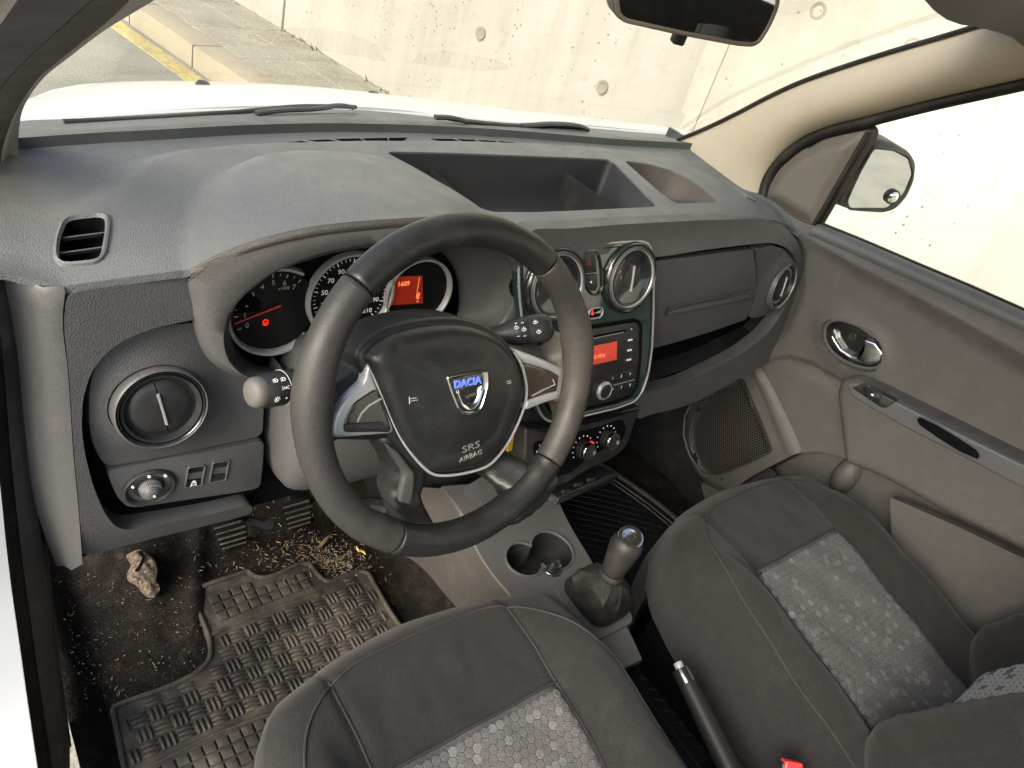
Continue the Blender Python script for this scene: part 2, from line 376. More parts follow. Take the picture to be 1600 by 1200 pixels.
# ================================================================== SETTING
# the street runs roughly with the car, a little turned to it
RD = ray(-1132, -839); RD[2] = 0; RD = nrm(RD); RX = np.array([RD[1], -RD[0], 0.])     # along / to the right
GZ = -.40
base = Z(610, 146, GZ+.13); ROAD = Fr((base[0], base[1], 0), RX, RD)      # u across (wall at 0, road negative), v along
def ru(px, z): q = Z(*px, z)-ROAD.o; return float(q @ RX)
K0 = ru((320, 118), GZ); K1 = ru((400, 106), GZ+.13); YL1 = K0-.05; YL0 = ru((270, 112), GZ)
asph = mat('asphalt', (.23, .225, .185), .9, grain=.8, gscale=120, var=.15, vscale=3, dust=(.30, .285, .22), damt=.5, dscale=2, fine=.3, fscale=90)
pave = mat('pavement_concrete', (.30, .28, .215), .9, grain=.4, gscale=80, fine=.25, fscale=60, var=.12, vscale=4, dust=(.16, .15, .10), damt=.5, dscale=5)
kerbm = mat('kerb_stone', (.33, .29, .21), .85, grain=.5, gscale=60, var=.15, vscale=3, dust=(.25, .20, .13), damt=.5, dscale=6)
yel = mat('yellow_road_paint', (.50, .40, .13), .8, var=.15, vscale=6, dust=(.26, .24, .17), damt=.95, dscale=22, dlo=.42)
g = G().add([(-90, -90, GZ-.01), (90, -90, GZ-.01), (90, 90, GZ-.01), (-90, 90, GZ-.01)], [(0, 1, 2, 3)])
setp(part('ground', g, asph), kind='structure', label='grey asphalt ground stretching away under the car')
def strip(u0, u1, v0, v1, z0, z1, bev=.01):
    return G().plate(Fr(ROAD.P(0, 0, 0)+np.array([0, 0, z1]), RX, RD), [(u0, v0), (u1, v0), (u1, v1), (u0, v1)], z0-z1, 0, bev, 1)
setp(part('road', strip(-9, K0-.002, -40, 60, GZ-.05, GZ), asph), kind='structure', label='grey asphalt road left of the kerb')
setp(part('road_marking', strip(YL0, YL1, -40, 60, GZ-.01, GZ+.004, .001), yel), kind='structure', label='worn yellow line painted along the kerb')
g = G()
for k in range(-8, 34):
    g.plate(Fr(ROAD.P(0, 0, 0)+np.array([0, 0, GZ+.135]), RX, RD), [(K0, k*.8+.008), (K1, k*.8+.008), (K1, k*.8+.792), (K0, k*.8+.792)], -.2, 0, .015, 2)
setp(part('kerb', g, kerbm), kind='structure', label='row of tan kerb stones between yellow line and pavement')
g = G(); wdt = (-.002-K1)
for k in range(-10, 50):
    for j, (a, b) in enumerate(((0, .55), (.555, .93), (.935, 1.0))):
        g.plate(Fr(ROAD.P(0, 0, 0)+np.array([0, 0, GZ+.13]), RX, RD), [(K1+.004+wdt*a, k*.6), (K1+wdt*b, k*.6), (K1+wdt*b, k*.6+.592), (K1+.004+wdt*a, k*.6+.592)], -.2, 0, .004, 1)
setp(part('pavement', g, pave), kind='structure', label='pale slab pavement between kerb and concrete wall')
# concrete wall: node material with pours, streaks and blow holes
cm = bpy.data.materials.new('board_concrete'); cm.use_nodes = True; t = cm.node_tree; n = t.nodes; L = t.links.new; b = n['Principled BSDF']; b.inputs['Roughness'].default_value = .85
tc = n.new('ShaderNodeTexCoord')
def _noise(sc, det, rough, scale=(1, 1, 1)):
    mp = n.new('ShaderNodeMapping'); mp.inputs['Scale'].default_value = scale; L(tc.outputs['Object'], mp.inputs[0])
    q = n.new('ShaderNodeTexNoise'); q.inputs['Scale'].default_value = sc; q.inputs['Detail'].default_value = det; q.inputs['Roughness'].default_value = rough; L(mp.outputs[0], q.inputs['Vector']); return q.outputs['Fac']
def _mr(src, a, c, x=0., y=1.):
    q = n.new('ShaderNodeMapRange'); q.inputs[1].default_value = a; q.inputs[2].default_value = c; q.inputs[3].default_value = x; q.inputs[4].default_value = y; L(src, q.inputs[0]); return q.outputs[0]
def _mix(f, a, c):
    q = n.new('ShaderNodeMix'); q.data_type = 'RGBA'; L(f, q.inputs[0])
    for k, vv in ((6, a), (7, c)):
        if isinstance(vv, tuple): q.inputs[k].default_value = (*vv, 1)
        else: L(vv, q.inputs[k])
    return q.outputs[2]
c0 = _mix(_mr(_noise(.9, 6, .6), .3, .7), (.335, .325, .280), (.405, .395, .352))
c0 = _mix(_mr(_noise(1.2, 6, .7, (6, 6, .7)), .46, .66, 0, .4), c0, (.26, .245, .20))
c0 = _mix(_mr(_noise(9, 8, .75),   .58, .70, 0, .45), c0, (.18, .165, .12))
vo = n.new('ShaderNodeTexVoronoi'); vo.inputs['Scale'].default_value = 21; L(tc.outputs['Object'], vo.inputs['Vector'])
pit = _mr(vo.outputs['Distance'], .10, .16, 1, 0)
msk = n.new('ShaderNodeMath'); msk.operation = 'MULTIPLY'; L(pit, msk.inputs[0]); L(_mr(_noise(1.3, 3, .5, (5, 5, .5)), .50, .56), msk.inputs[1])
c0 = _mix(msk.outputs[0], c0, (.13, .12, .09)); L(c0, b.inputs['Base Color'])
bp = n.new('ShaderNodeBump'); bp.inputs['Strength'].default_value = .3; bp.inputs['Distance'].default_value = .01; L(_noise(30, 6, .7), bp.inputs['Height']); L(bp.outputs[0], b.inputs['Normal'])
WALLF = Fr((ROAD.o[0], ROAD.o[1], 0), RD*-1, (0, 0, 1))      # u towards the rear of the car, v up, outward normal to the street
wall = thing('concrete_wall', 'tall pale cast concrete wall with round tie holes beside the pavement', 'wall', (ROAD.o[0], ROAD.o[1], GZ))
# lighter bay: its joint shows at about px 1095,190
ju = WALLF.px(1098, 170)[0]
bay = 3.4; us = [ju+bay*k for k in range(-6, 6)]
for k, u in enumerate(us):
    g = G().plate(WALLF, [(u+.004, GZ-.1), (u+bay-.004, GZ-.1), (u+bay-.004, 5.2), (u+.004, 5.2)], -.3, 0 if k % 2 else .012, .004, 1)
    part('wall_panel', g, cm, wall)
for px in ((752, 52), (942, 136), (1280, 17), (1427, 72)):
    u, v = WALLF.px(*px); h = .014
    g = G().lathe(WALLF.at(u, v, .012), [(.036, -.012), (.036, .001), (.030, .003), (.022, .001), (.018, -.004), (0, -.004)], 24)
    part('tie_hole', g, mat('tie_hole_mortar', (.24, .22, .165), .9, var=.2), wall)
g = G()
for k in range(260):
    v = RNG.uniform(-3, 12); u = -abs(RNG.normal(0, .035)); hgt = RNG.uniform(.008, .035)*(1+.8*math.sin(v*3)); p = ROAD.P(u, v, 0)+np.array([0, 0, GZ+.13])
    d = RNG.uniform(-.05, .05, 3); g.add([p+(-.008, 0, 0), p+(.008, .004, 0), p+np.array([d[0], d[1], abs(hgt)])], [(0, 1, 2)])
part('weeds', g, mat('weeds', (.14, .13, .06), .9, var=.3), None, 0, merge=False)
setp(bpy.data.objects['weeds'], 'dry weeds and grit along the foot of the concrete wall', 'weeds', kind='stuff')

# ================================================================== CAR SHELL
car = thing('car_body', 'white van body around the cabin: bonnet, windscreen, pillars, roof and door sill', 'car body', (0, 0, GZ))
def row(L_, ax, n=40):
    return resamp(cr([at(a, b, ax, v) for a, b, v in L_], 5), n)
near = row([(0, 186, .60), (30, 182, .6), (120, 179, .6), (240, 172, .6), (400, 165, .6), (550, 166, .6), (620, 171, .6), (700, 180, .6), (800, 189, .6), (900, 194, .6), (1000, 203, .6), (1075, 209, .6)], 1)
far = row([(0, 168, 1.1), (60, 150, 1.1), (100, 135, 1.1), (200, 127, 1.1), (320, 127, 1.1), (450, 132, 1.1), (560, 142, 1.1), (650, 153, 1.1), (760, 167, 1.1), (860, 180, 1.1), (960, 192, 1.1), (1040, 203, 1.1)], 1)
mid = near*.5+far*.5; mid[:, 2] += .012
q1 = near*.8+far*.2; q1[:, 2] += .008; q3 = near*.2+far*.8; q3[:, 2] += .006
nose = far.copy(); nose[:, 1] += .25; nose[:, 2] -= .12; nose2 = far.copy(); nose2[:, 1] += .34; nose2[:, 2] -= .5
lip0 = near.copy(); lip0[:, 2] -= .03
bon = part('bonnet', G().loft([lip0, near, q1, mid, q3, far, nose, nose2]), M['white'], car, 60)
for px in ((318, 131), (585, 147)):
    p = Y(*px, .92); g = G().lathe(Fr(p+(0, 0, -.008), (1, 0, 0), (0, 1, 0)), [(.016, -.006), (.016, .004), (.012, .011), (.005, .013), (0, .013)], 16, sy=1.3)
    part('washer_nozzle', g, M['dark'], bon)
dashback = row([(20, 204, .34), (150, 196, .345), (240, 192, .35), (400, 185, .375), (560, 184, .395), (760, 193, .405), (960, 210, .39), (1085, 218, .38)], 1)
c1 = dashback+(0, -.004, -.008); c2 = near+(0, .01, -.010); c3 = (c1+c2)/2+(0, 0, .004)
part('scuttle_panel', G().loft([dashback+(0, -.012, -.05), dashback+(0, -.004, -.012), c1, c3, c2, c2+(0, .02, -.03)]), mat('scuttle_plastic', (.050, .058, .056), .6, var=.15), car, 60)
# windscreen
wb = dashback+(0, .035, .0); top = np.stack([np.linspace(-.70, .70, 40), -.17+.05*(1-np.linspace(-1, 1, 40)**2), np.full(40, 1.29)], 1)
wb[:, 0] *= 1.06; top[:, 0] *= 1.06
wr = [wb*(1-t)+top*t+np.array([0, .035, .012])*math.sin(math.pi*t) for t in np.linspace(0, 1, 9)]
part('windscreen', G().loft(wr), M['glass'], car, 60, label='laminated windscreen with faint smears and reflections')
# wipers
def wiper(pts, w):
    P = cr([Y(a, b, y) for a, b, y in pts], 5); return G().tube(P, w, 8, flat=.6)
wp = part('windscreen_wiper', wiper([(100, 190, .47), (240, 184, .48), (380, 174, .50), (470, 166, .51), (556, 167, .52)], .0055), M['rubber'], car)
part('wiper_arm', wiper([(400, 177, .47), (440, 172, .48), (490, 170, .49), (530, 165, .5), (552, 168, .5)], .0065), M['dark'], wp)
wp = part('windscreen_wiper', wiper([(690, 182, .46), (720, 188, .46), (800, 196, .47), (860, 197, .48), (915, 201, .48)], .007), M['rubber'], car)
part('wiper_arm', wiper([(815, 197, .47), (860, 194, .47), (900, 196, .47), (918, 202, .47)], .0085), M['dark'], wp)
part('wiper_arm', wiper([(680, 183, .46), (705, 184, .455), (730, 190, .45)], .008), M['dark'], wp)
# left pillar, seen across the open driver's door: trim, flocked seal, rubber, paint
def pil(L_, x, n=34): return resamp(cr([X(a, b, x) for a, b in L_], 5), n)
inn = pil([(50, 352), (49, 335), (38, 295), (29, 245), (30, 200), (38, 165), (66, 124), (110, 88), (160, 50), (205, 22), (250, -5), (330, -60)], -.69)
inn1 = inn+(-.008, -.006, -.001)
f1 = pil([(-6, 380), (-4, 330), (-3, 290), (0, 262), (4, 232), (14, 200), (28, 170), (56, 128), (100, 90), (150, 50), (190, 15), (215, -12), (290, -70)], -.715)
f1b = f1+(-.001, 0, -.0)
f2 = pil([(-30, 240), (-28, 225), (-24, 205), (-14, 175), (0, 142), (25, 112), (55, 82), (85, 55), (115, 28), (145, 2), (160, -12), (180, -30), (250, -90)], -.735)
f2b = f2+(-.001, 0, 0)
f3 = f2b+(-.030, -.012, .012)
f4 = f3+(-.022, -.035, .02)
def thick(rows, off):   # close a skin into a solid strip
    return rows+[r+np.array(off) for r in rows[::-1]]
pl = part('pillar_trim', G().loft(thick([inn, inn1, f1], (-.0, .035, -.01)), cv=True, caps=False), M['beigeL'], car, 50, label='grey beige left pillar trim beside the driver door opening')
mf = (f1b+f2)/2+(-.002, -.003, .001)
part('door_seal', G().loft(thick([f1b, mf, f2], (-.0, .03, -.01)), cv=True), M['felt'], car, 60, label='flocked dark seal round the open driver doorway')
mr_ = (f2b+f3)/2+(-.012, -.016, .0)
part('rubber_seal', G().loft(thick([f2b, f2b*.7+mr_*.3+(-.004, -.006, .003), mr_, f3], (-.0, .03, -.01)), cv=True), M['sealrubber'], car, 60)
part('pillar_paint', G().loft(thick([f3, (f3+f4)/2+(-.01, -.01, .005), f4], (-.0, .03, -.01)), cv=True), mat('faded_grey_paint', (.30, .27, .26), .5, var=.1), car, 60)
# doorway side: seal, flock strip and white sill running down past the dash end
def side(L_): return resamp(cr([Y(a, b, y) for a, b, y in L_], 5), 40)
s1 = side([(6, 425, .045), (18, 470, .045), (30, 560, .045), (40, 660, .045), (52, 760, .045), (66, 850, .04), (76, 930, .02), (90, 1060, -.03), (112, 1220, -.10)])
s2 = side([(-12, 440, .03), (0, 500, .03), (8, 600, .03), (16, 700, .03), (26, 800, .028), (38, 900, .01), (52, 1000, -.02), (66, 1100, -.06), (84, 1220, -.12)])
s3 = side([(-34, 440, .01), (-22, 500, .01), (-12, 600, .01), (-4, 700, .01), (6, 800, .005), (16, 900, -.01), (30, 1000, -.04), (44, 1100, -.08), (62, 1220, -.14)])
s4 = s3+(-.06, -.02, 0)
part('door_seal', G().loft(thick([s1+(0, .01, 0), s1, (s1+s2)/2+(-.008, -.006, 0), s2], (.01, .05, 0)), cv=True), M['felt'], car, 60, label='flocked strip along the side of the doorway')
part('rubber_seal', G().loft(thick([s2+(-.001, 0, 0), (s2+s3)/2+(-.008, -.006, 0), s3], (.01, .05, 0)), cv=True), M['rubber'], car, 60)
part('door_sill', G().loft(thick([s3+(-.001, 0, 0), s3+(-.01, -.003, 0), s4], (.0, .06, 0)), cv=True), M['white'], car, 60, label='white painted edge of the doorway')
# right pillar: beige trim
pr1 = pil([(1060, 222), (1082, 214), (1110, 202), (1150, 183), (1200, 157), (1250, 134), (1320, 109), (1400, 84), (1480, 61), (1560, 37), (1680, 5)], .665)
pr4 = pil([(1192, 330), (1186, 312), (1192, 285), (1204, 262), (1225, 237), (1255, 214), (1300, 196), (1350, 184), (1450, 158), (1600, 124), (1700, 102)], .70)
pm1 = pr1*.72+pr4*.28+(-.022, -.02, 0); pm2 = pr1*.4+pr4*.6+(-.026, -.028, 0); pm3 = pr1*.1+pr4*.9+(-.008, -.012, 0)
part('pillar_trim', G().loft([pr1+(.01, .02, .0), pr1, pm1, pm2, pm3, pr4, pr4+(.02, .0, 0)]), M['beige'], car, 60, sub=1, label='beige right pillar trim rising from the dashboard end')
part('windscreen_seal', G().tube(pr1+(0, .006, .004), .0045, 8), M['rubber'], car)
part('door_seal', G().tube(pil([(1205, 345), (1192, 318), (1197, 285), (1210, 262), (1230, 240), (1260, 220), (1300, 203), (1350, 191), (1450, 165), (1600, 131), (1700, 108)], .705), .012, 10), M['rubber'], car, label='black seal under the right pillar trim')
# roof lining, header and the closed rear of the cabin
hd = [Y(a, b, -.13) for a, b in ((1130, -90), (1300, -45), (1440, -6), (1520, 22), (1572, 42))]
H = resamp(cr([(-.72, -.17, 1.29), (-.4, -.135, 1.30), (0, -.125, 1.30)]+[tuple(p) for p in hd[2:]]+[(.70, -.16, 1.20)], 6), 30)
H1 = H+(0, -.03, -.012); H2 = H+(0, -.12, .045); H3 = H+(0, -.5, .10); H4 = H+(0, -1.6, .12); H4[:, 2] = 1.38; H3[:, 2] = np.maximum(H3[:, 2], 1.34)
part('roof_lining', G().loft([H+(0, .02, .02), H, H1, H2, H3, H4]), M['lining'], car, 60, label='grey beige roof lining above the windscreen')
part('roof', G().loft([H+(0, .04, .03), H+(0, -.1, .09), H3+(0, 0, .04), H4+(0, 0, .04)]), M['white'], car, 60)
g = G()
g.add([(.74, -1.15, -.3), (.74, -2, -.3), (.74, -2, .75), (.74, -1.15, .75), (-.74, -2, -.3), (-.74, -2, .75)], [(0, 1, 2, 3), (1, 4, 5, 2)])
part('rear_trim', g, M['rubber'], car, 0)
KPF = Fr((.712, 0, 0), (0, -1, 0), (0, 0, 1))
part('kick_panel', G().plate(KPF, [(.7, -.1), (-.5, -.1), (-.5, .80), (-.3, .80), (-.16, .765), (-.08, .74), (.02, .55), (.10, .25), (.7, .2)], -.01, 0, .002), M['dark'], car)
# ================================================================== DASHBOARD
dash = thing('dashboard', 'grey moulded dashboard with round vents, instrument dials and open top tray', 'dashboard', (0, .1, .35))
XY = Fr((0, 0, 0), (1, 0, 0), (0, 1, 0))
def zp(L_, z=.82): return [tuple(Z(a, b, z)[:2]) for a, b in L_]
def yp(L_, n=5): return np.array(cr([Y(a, b, y) for a, b, y in L_], n))
Fl = yp([(100, 447, .008), (200, 433, .004), (270, 424, 0), (296, 420, -.002), (345, 394, -.016), (410, 371, -.035), (500, 352, -.05), (610, 342, -.055), (700, 339, -.05), (770, 345, -.03), (815, 358, -.008), (860, 360, 0), (1000, 350, 0), (1120, 345, 0), (1180, 343, .012), (1214, 345, .03), (1238, 356, .05)])
Fl = np.vstack([[(-.80, .02, .80)], [Y(4, 424, .02)], [Y(50, 436, .016)], Fl, [(.692, .03, .755)]])
Bk = dashback.copy(); Bk = np.vstack([[(-.80, .20, .81)], [(-.740, .25, .815)], Bk, [(.690, .33, .815)], [(.694, .15, .782)]])
def ipx(P, x, k): o = np.argsort(P[:, 0]); return np.interp(x, P[o, 0], P[o, k])
hump = zp([(276, 430), (276, 385), (282, 340), (298, 300), (328, 268), (375, 248), (440, 240), (520, 242), (600, 256), (660, 280), (720, 308), (780, 340), (800, 365), (700, 400), (400, 440)], .83)
rib = zp([(150, 445), (100, 345), (110, 305), (130, 270), (160, 240), (200, 218), (260, 208), (350, 203), (480, 203), (640, 206), (800, 210), (900, 216), (980, 226), (1060, 246), (1130, 275), (1190, 320), (1215, 420), (700, 520)], .82)
trM = rnd(zp([(598, 246), (700, 249), (800, 252), (900, 255), (952, 257), (978, 284), (1003, 307), (1027, 327), (960, 330), (900, 333), (830, 336), (768, 336), (742, 328), (700, 303), (650, 274)], .815), .018, 5)
trR = rnd(zp([(970, 261), (1010, 266), (1050, 277), (1080, 292), (1104, 310), (1120, 322), (1080, 324), (1052, 325), (1024, 307), (996, 284)], .812), .016, 4)
dm = rnd(zp([(103, 343), (166, 342), (167, 360), (160, 390), (150, 397), (88, 398), (90, 370)], .80), .012, 3)
dr = rnd(zp([(1124, 296), (1142, 298), (1176, 324), (1158, 324)], .80), .003, 2)
def zdash(x, y):
    fx = ipx(Fl, x, 1); fz = ipx(Fl, x, 2)
    o = Bk[:-1]; by = np.interp(x, o[:, 0], o[:, 1]); bz = np.interp(x, o[:, 0], o[:, 2])
    t = np.clip((y-fx)/(by-fx+1e-9), -.1, 1.1)
    f0 = np.interp(x, [-.72, -.575, -.12, .5, .6, .68], [.784, .800, .815, .815, .79, .76])
    z = f0*(1-t)+bz*t + .010*np.sin(math.pi*np.clip(t, 0, 1))
    hs = fz-f0; d = np.clip(sdist(x, y, hump), 0, 9); q = np.clip(d/.055, 0, 1)
    z = z+np.clip(hs, 0, 1)*(1-(1-q)**2)*np.clip(1-(y-fx)/.36, 0, 1)**.7
    z = z+.010*np.clip(hs*0+1, 0, 1)*np.clip((1-(1-q)**2), 0, 1)*0
    dr_ = sdist(x, y, rib); z = z-.022*(1-np.clip(dr_/.045, 0, 1))*sm((y-.10)/.12)
    s_ = sm((y-fx)/.045); z = z*s_+fz*(1-s_)
    return z
out = [tuple(p[:2]) for p in Fl]+[tuple(p[:2]) for p in Bk[::-1]]
top_lines = [[tuple(p) for p in hump[:12]]]
def offs(P, d): return [tuple(p) for p in inset(P, d)]
g = G(); g.sheet(XY, out, zdash, .011, .009, holes=[trM, trR, dm, dr], hole_depth=.004)
part('top_pad', g, M['dash'], dash, 50)
# rounded nose just under the lip of the pad, coarse grained band over the dials
yb = yp([(296, 420, -.002), (345, 394, -.016), (410, 371, -.035), (500, 352, -.05), (610, 342, -.055), (700, 339, -.05), (770, 345, -.03), (815, 358, -.008)])
g = G().loft([yb+(0, .004, -.001), yb+(0, -.003, -.001), yb+(0, -.005, -.004), yb+(0, -.004, -.010), yb+(0, .004, -.014)])
part('lip_band', g, mat('coarse_grain_band', (.050, .045, .041), .5, grain=.5, gscale=360, cells=True), dash, 70)
# trays
def tray(poly, depth, name, mt, yfun):
    top = np.array([(x, y, z) for (x, y), z in zip(poly, zdash(*np.array(poly).T)-.003)])
    ymin = top[:, 1].min(); ymax = top[:, 1].max()
    rows = [top]
    for s, k in ((.0, .12), (.001, .3), (.003, .6), (.008, .88), (.018, 1.0)):
        q = inset(poly, s); zz = zdash(q[:, 0], q[:, 1])-.003-k*(depth*yfun((q[:, 1]-ymin)/(ymax-ymin)))
        rows.append(np.c_[q, zz])
    g = G().loft(rows, cu=True)
    inner = [tuple(p) for p in rows[-1][:, :2]]
    hf = lambda x, y: zdash(x, y)-.003-depth*yfun((y-ymin)/(ymax-ymin))
    g.sheet(XY, inner, hf, .02, 0)
    return part(name, g, mt, dash, 50)
tray(trM, .10, 'top_tray', mat('tray_plastic_shaded', (.022, .023, .026), .5, grain=.4, gscale=400, cells=True, dust=(.10, .09, .07), damt=.15), lambda t: sm(np.clip(t*1.5, 0, 1))*.9+.1)  # main tray colour darkened to add the shade beneath its rear overhang
tray(trR, .05, 'top_tray', mat('tray_plastic_brownish', (.060, .052, .044), .55, grain=.4, gscale=400, cells=True), lambda t: sm(np.clip(t*1.5, 0, 1))*.85+.15)
# defroster slots on the pad
def onpad(pxs, dz=0, z=.82):
    q = np.array(zp(pxs, z)); return np.c_[q, zdash(q[:, 0], q[:, 1])+dz]
for A_, B_ in ((((444, 201), (480, 198), (540, 197), (600, 197), (640, 197)), ((444, 202), (500, 206), (550, 206.5), (600, 206), (632, 203))), (((678, 199), (720, 200), (760, 202), (800, 205), (826, 208)), ((690, 203), (730, 207), (770, 209), (805, 210), (826, 209)))):
    a = onpad(A_, .0012); b_ = onpad(B_, .0012); g = G().loft([a+(0, .003, -.004), a, b_, b_+(0, -.003, -.004)]); ve = part('defroster_vent', g, M['black'], dash)
    g = G()
    for t in (.2, .4, .6, .8):
        g = G(); i = t*(len(a)-1); k = int(i); fr_ = i-k; p = a[k]*(1-fr_)+a[k+1]*fr_; q = b_[k]*(1-fr_)+b_[min(k+1, 4)]*fr_
        g.tube([p+(0, 0, .001), q+(.006, 0, .001)], .0012, 6); part('vent_rib', g, M['smooth'], ve)
# side demister
def demist(poly, nsl, w):
    pz = lambda q, d: np.c_[q, zdash(np.array(q)[:, 0], np.array(q)[:, 1])+d]
    P = np.array(poly); g = G()
    g.loft([pz(inset(P, -w), -.002), pz(inset(P, -w*.8), .003), pz(inset(P, -.001), .004), pz(inset(P, .0015), .0)], cu=True)
    v = part('side_demister', g, M['dash'], dash)
    g = G().loft([pz(inset(P, .0015), .0), pz(inset(P, .002), -.03)], cu=True); b_ = pz(inset(P, .002), -.03); g.add(b_, [tuple(range(len(b_)))]); part('recess', g, M['black'], v, 0)
    g = G(); lo, hi = P.min(0), P.max(0)
    for k in range(nsl):
        y = lo[1]+(hi[1]-lo[1])*(k+1)/(nsl+1)
        xs = [x for x in np.linspace(lo[0], hi[0], 80) if inpoly(np.array(x), np.array(y), P)]
        if len(xs) > 2:
            L_ = np.array([(x, y, 0) for x in np.linspace(xs[0], xs[-1], 8)]); L_[:, 2] = zdash(L_[:, 0], L_[:, 1])-.004
            g = G().loft([L_+(0, .0, .0005), L_+(0, .004, -.006), L_+(0, .002, -.006), L_+(0, -.0025, .0005)], cv=True, caps=False); part('slat', g, M['smooth'], v)
demist(dm, 2, .004)
demist(dr, 3, .003)

# ---- left fascia
FL = rake((-.60, .006, .618), .05)
oL = [(101, 450), (200, 436), (298, 424), (303, 452), (306, 491), (275, 497), (230, 507), (190, 523), (160, 545), (138, 575), (126, 615), (124, 660), (130, 705), (142, 750), (158, 790), (176, 815), (196, 824), (250, 815), (320, 803), (392, 785), (397, 805), (370, 815), (250, 842), (170, 862), (128, 871), (121, 790), (112, 690), (105, 580), (96, 500)]
P_ = FL.pts(oL); P_ = rnd(P_, .012, 3)
g = G().sheet(FL, P_, lambda u, v: .010-.02*np.clip((-.15-v)/.1, 0, 1)**2*1.0, .02, .03)
part('side_fascia', g, M['fascia'], dash, 40)
# grey end cap of the dashboard, running down beside the doorway
e1 = resamp(cr([FL.P(*FL.px(a, b), .010) for a, b in ((101, 449), (97, 500), (106, 580), (113, 690), (122, 790), (128, 872))], 5), 20)
E1_ = 0
e2 = resamp(cr([Y(a, b, .020) for a, b in ((44, 448), (52, 500), (58, 580), (66, 690), (78, 800), (100, 884))], 5), 20)
e3 = resamp(cr([Y(a, b, .034) for a, b in ((4, 424), (20, 500), (32, 580), (42, 690), (58, 800), (88, 884))], 5), 20)
e1, e2, e3 = [np.vstack([e[0]+(0, .004, .005), e]) for e in (e1, e2, e3)]
em = e1*.45+e2*.55+(-.003, -.008, 0)
g = G().loft([e1+(0, .01, 0), e1+(-.0015, 0, 0), em, e2, e3, e3+(0, .05, 0)]); part('end_cap', g, M['smooth'], dash, 60)
# recessed dark wall behind
g = G().plate(FL, rnd(FL.pts([(105, 470), (300, 440), (420, 480), (425, 600), (420, 770), (395, 800), (180, 830), (128, 860)]), .01), -.06, -.022, .003)
g.box(FL, -.09, .50, -.25, .17, -.09, -.03)
part('fascia_backing', g, M['black'], dash)
# inner panel carrying vent and switches
oI = [(320, 510), (304, 508), (270, 511), (225, 520), (190, 534), (166, 553), (148, 580), (140, 615), (140, 660), (147, 700), (166, 734), (240, 720), (330, 703), (413, 686), (417, 600), (413, 588), (380, 580), (350, 560), (330, 535)]
vf = rake((-.616, -.004, .618), .20)
ou, ov = FL.px(243, 626)
Q = rnd(FL.pts(oI), .012, 3)
g = G().sheet(FL, Q, lambda u, v: -.004+.010*np.exp(-((np.hypot(u-ou, v-ov)-.05)/.022)**2)-.003*sm(np.abs(u-ou)/.1), .009, .02, holes=[[(ou+.052*math.cos(a), ov+.054*math.sin(a)) for a in np.linspace(0, 2*math.pi, 48, endpoint=False)]])
part('vent_panel', g, M['fascia'], dash, 50)
oS = [(168, 738), (240, 724), (330, 707), (414, 690), (412, 730), (408, 764), (370, 772), (300, 782), (215, 795), (200, 794), (186, 782), (176, 762)]
sp_ = part('switch_panel', G().plate(FL, rnd(FL.pts(oS), .010, 4), -.02, -.002, .0015), M['fascia'], dash)

def vent(fr, R, yawslot=0, name='air_vent', body='dark', flapm='dark', glint=True):
    """round swivel vent: bezel, deep ring, two half flaps with a spine"""
    v = part(name, G().lathe(fr, [(R*1.0, -.03), (R*1.0, -.002), (R*.985, .003), (R*.95, .0045), (R*.93, .003), (R*.925, -.004), (R*.90, -.006)], 64), M['smooth'], dash, 50)
    part('bezel_ring', G().lathe(fr, [(R*.925, -.006), (R*.92, .0015), (R*.895, .004), (R*.865, .002), (R*.86, -.004)], 64), M['ringmetal'] if body == 'metal' else M['blackgloss'], v, 50)
    part('drum', G().lathe(fr, [(R*.865, -.004), (R*.83, .003), (R*.78, .002), (R*.73, -.006), (R*.70, -.012), (R*.69, -.03), (0, -.03)], 64), M['dark'], v, 50)
    g = G(); f2 = fr.rot(yawslot); Rf = R*.685
    prof = lambda r: -.005+.007*math.sqrt(max(0, 1-(r/Rf)**2))
    for sgn in (1, -1):
        rows = []
        for k in range(0, 9):
            r = Rf*k/8; rows.append([f2.P(sgn*max(.0006, r*math.cos(a)), r*math.sin(a), prof(r)) for a in np.linspace(-math.pi/2, math.pi/2, 25)])
        rows.append([p-f2.n*.01 for p in rows[-1]]); g.loft(rows)
    part('flap', g, M[flapm], v, 50, label='round vent flaps, shut')
    if glint:
        g = G().loft([[f2.P(-.0022, -R*.40, -.001), f2.P(-.0009, -R*.40, .0045), f2.P(.0009, -R*.40, .0045), f2.P(.0022, -R*.40, -.001)], [f2.P(-.0022, R*.40, -.001), f2.P(-.0009, R*.40, .0045), f2.P(.0009, R*.40, .0045), f2.P(.0022, R*.40, -.001)]], caps=True)
        part('spine', g, M['silver'], v)
    return v
setp(vent(vf.at(0, 0, .008), .0525, .18), label='large round air vent on the left fascia nearest the door')
# mirror adjuster dial
mf_ = FL.at(*FL.px(234, 762), -.002); ad = part('mirror_adjuster', G().lathe(mf_, [(.0285, -.004), (.0285, .003), (.026, .005), (.0235, .003), (.0215, -.003), (.018, -.004), (.0165, .001), (.0155, .001)], 48, sx=1.12), M['dark'], dash, 50)
part('adjuster_knob', G().lathe(mf_, [(.0135, -.004), (.0135, .006), (.0125, .011), (.010, .014), (.0095, .0155), (.005, .018), (0, .018)], 40), M['smooth'], ad, 50)
g = G()
for k in range(15):
    a = rad(20+140*k/14); g.tube([mf_.P(.0135*math.cos(a), .0135*math.sin(a), .004), mf_.P(.0115*math.cos(a), .0115*math.sin(a), .0125)], .0007, 5)
part('knurling', g, M['silver'], ad)
g = G()
for dx, dy, r in ((-.020, .010, .0016), (.018, .0165, .0018), (-.001, .0215, .0018)): g.lathe(mf_.at(dx, dy, .0045), [(r, -.001), (r, .0012), (0, .0012)], 12)
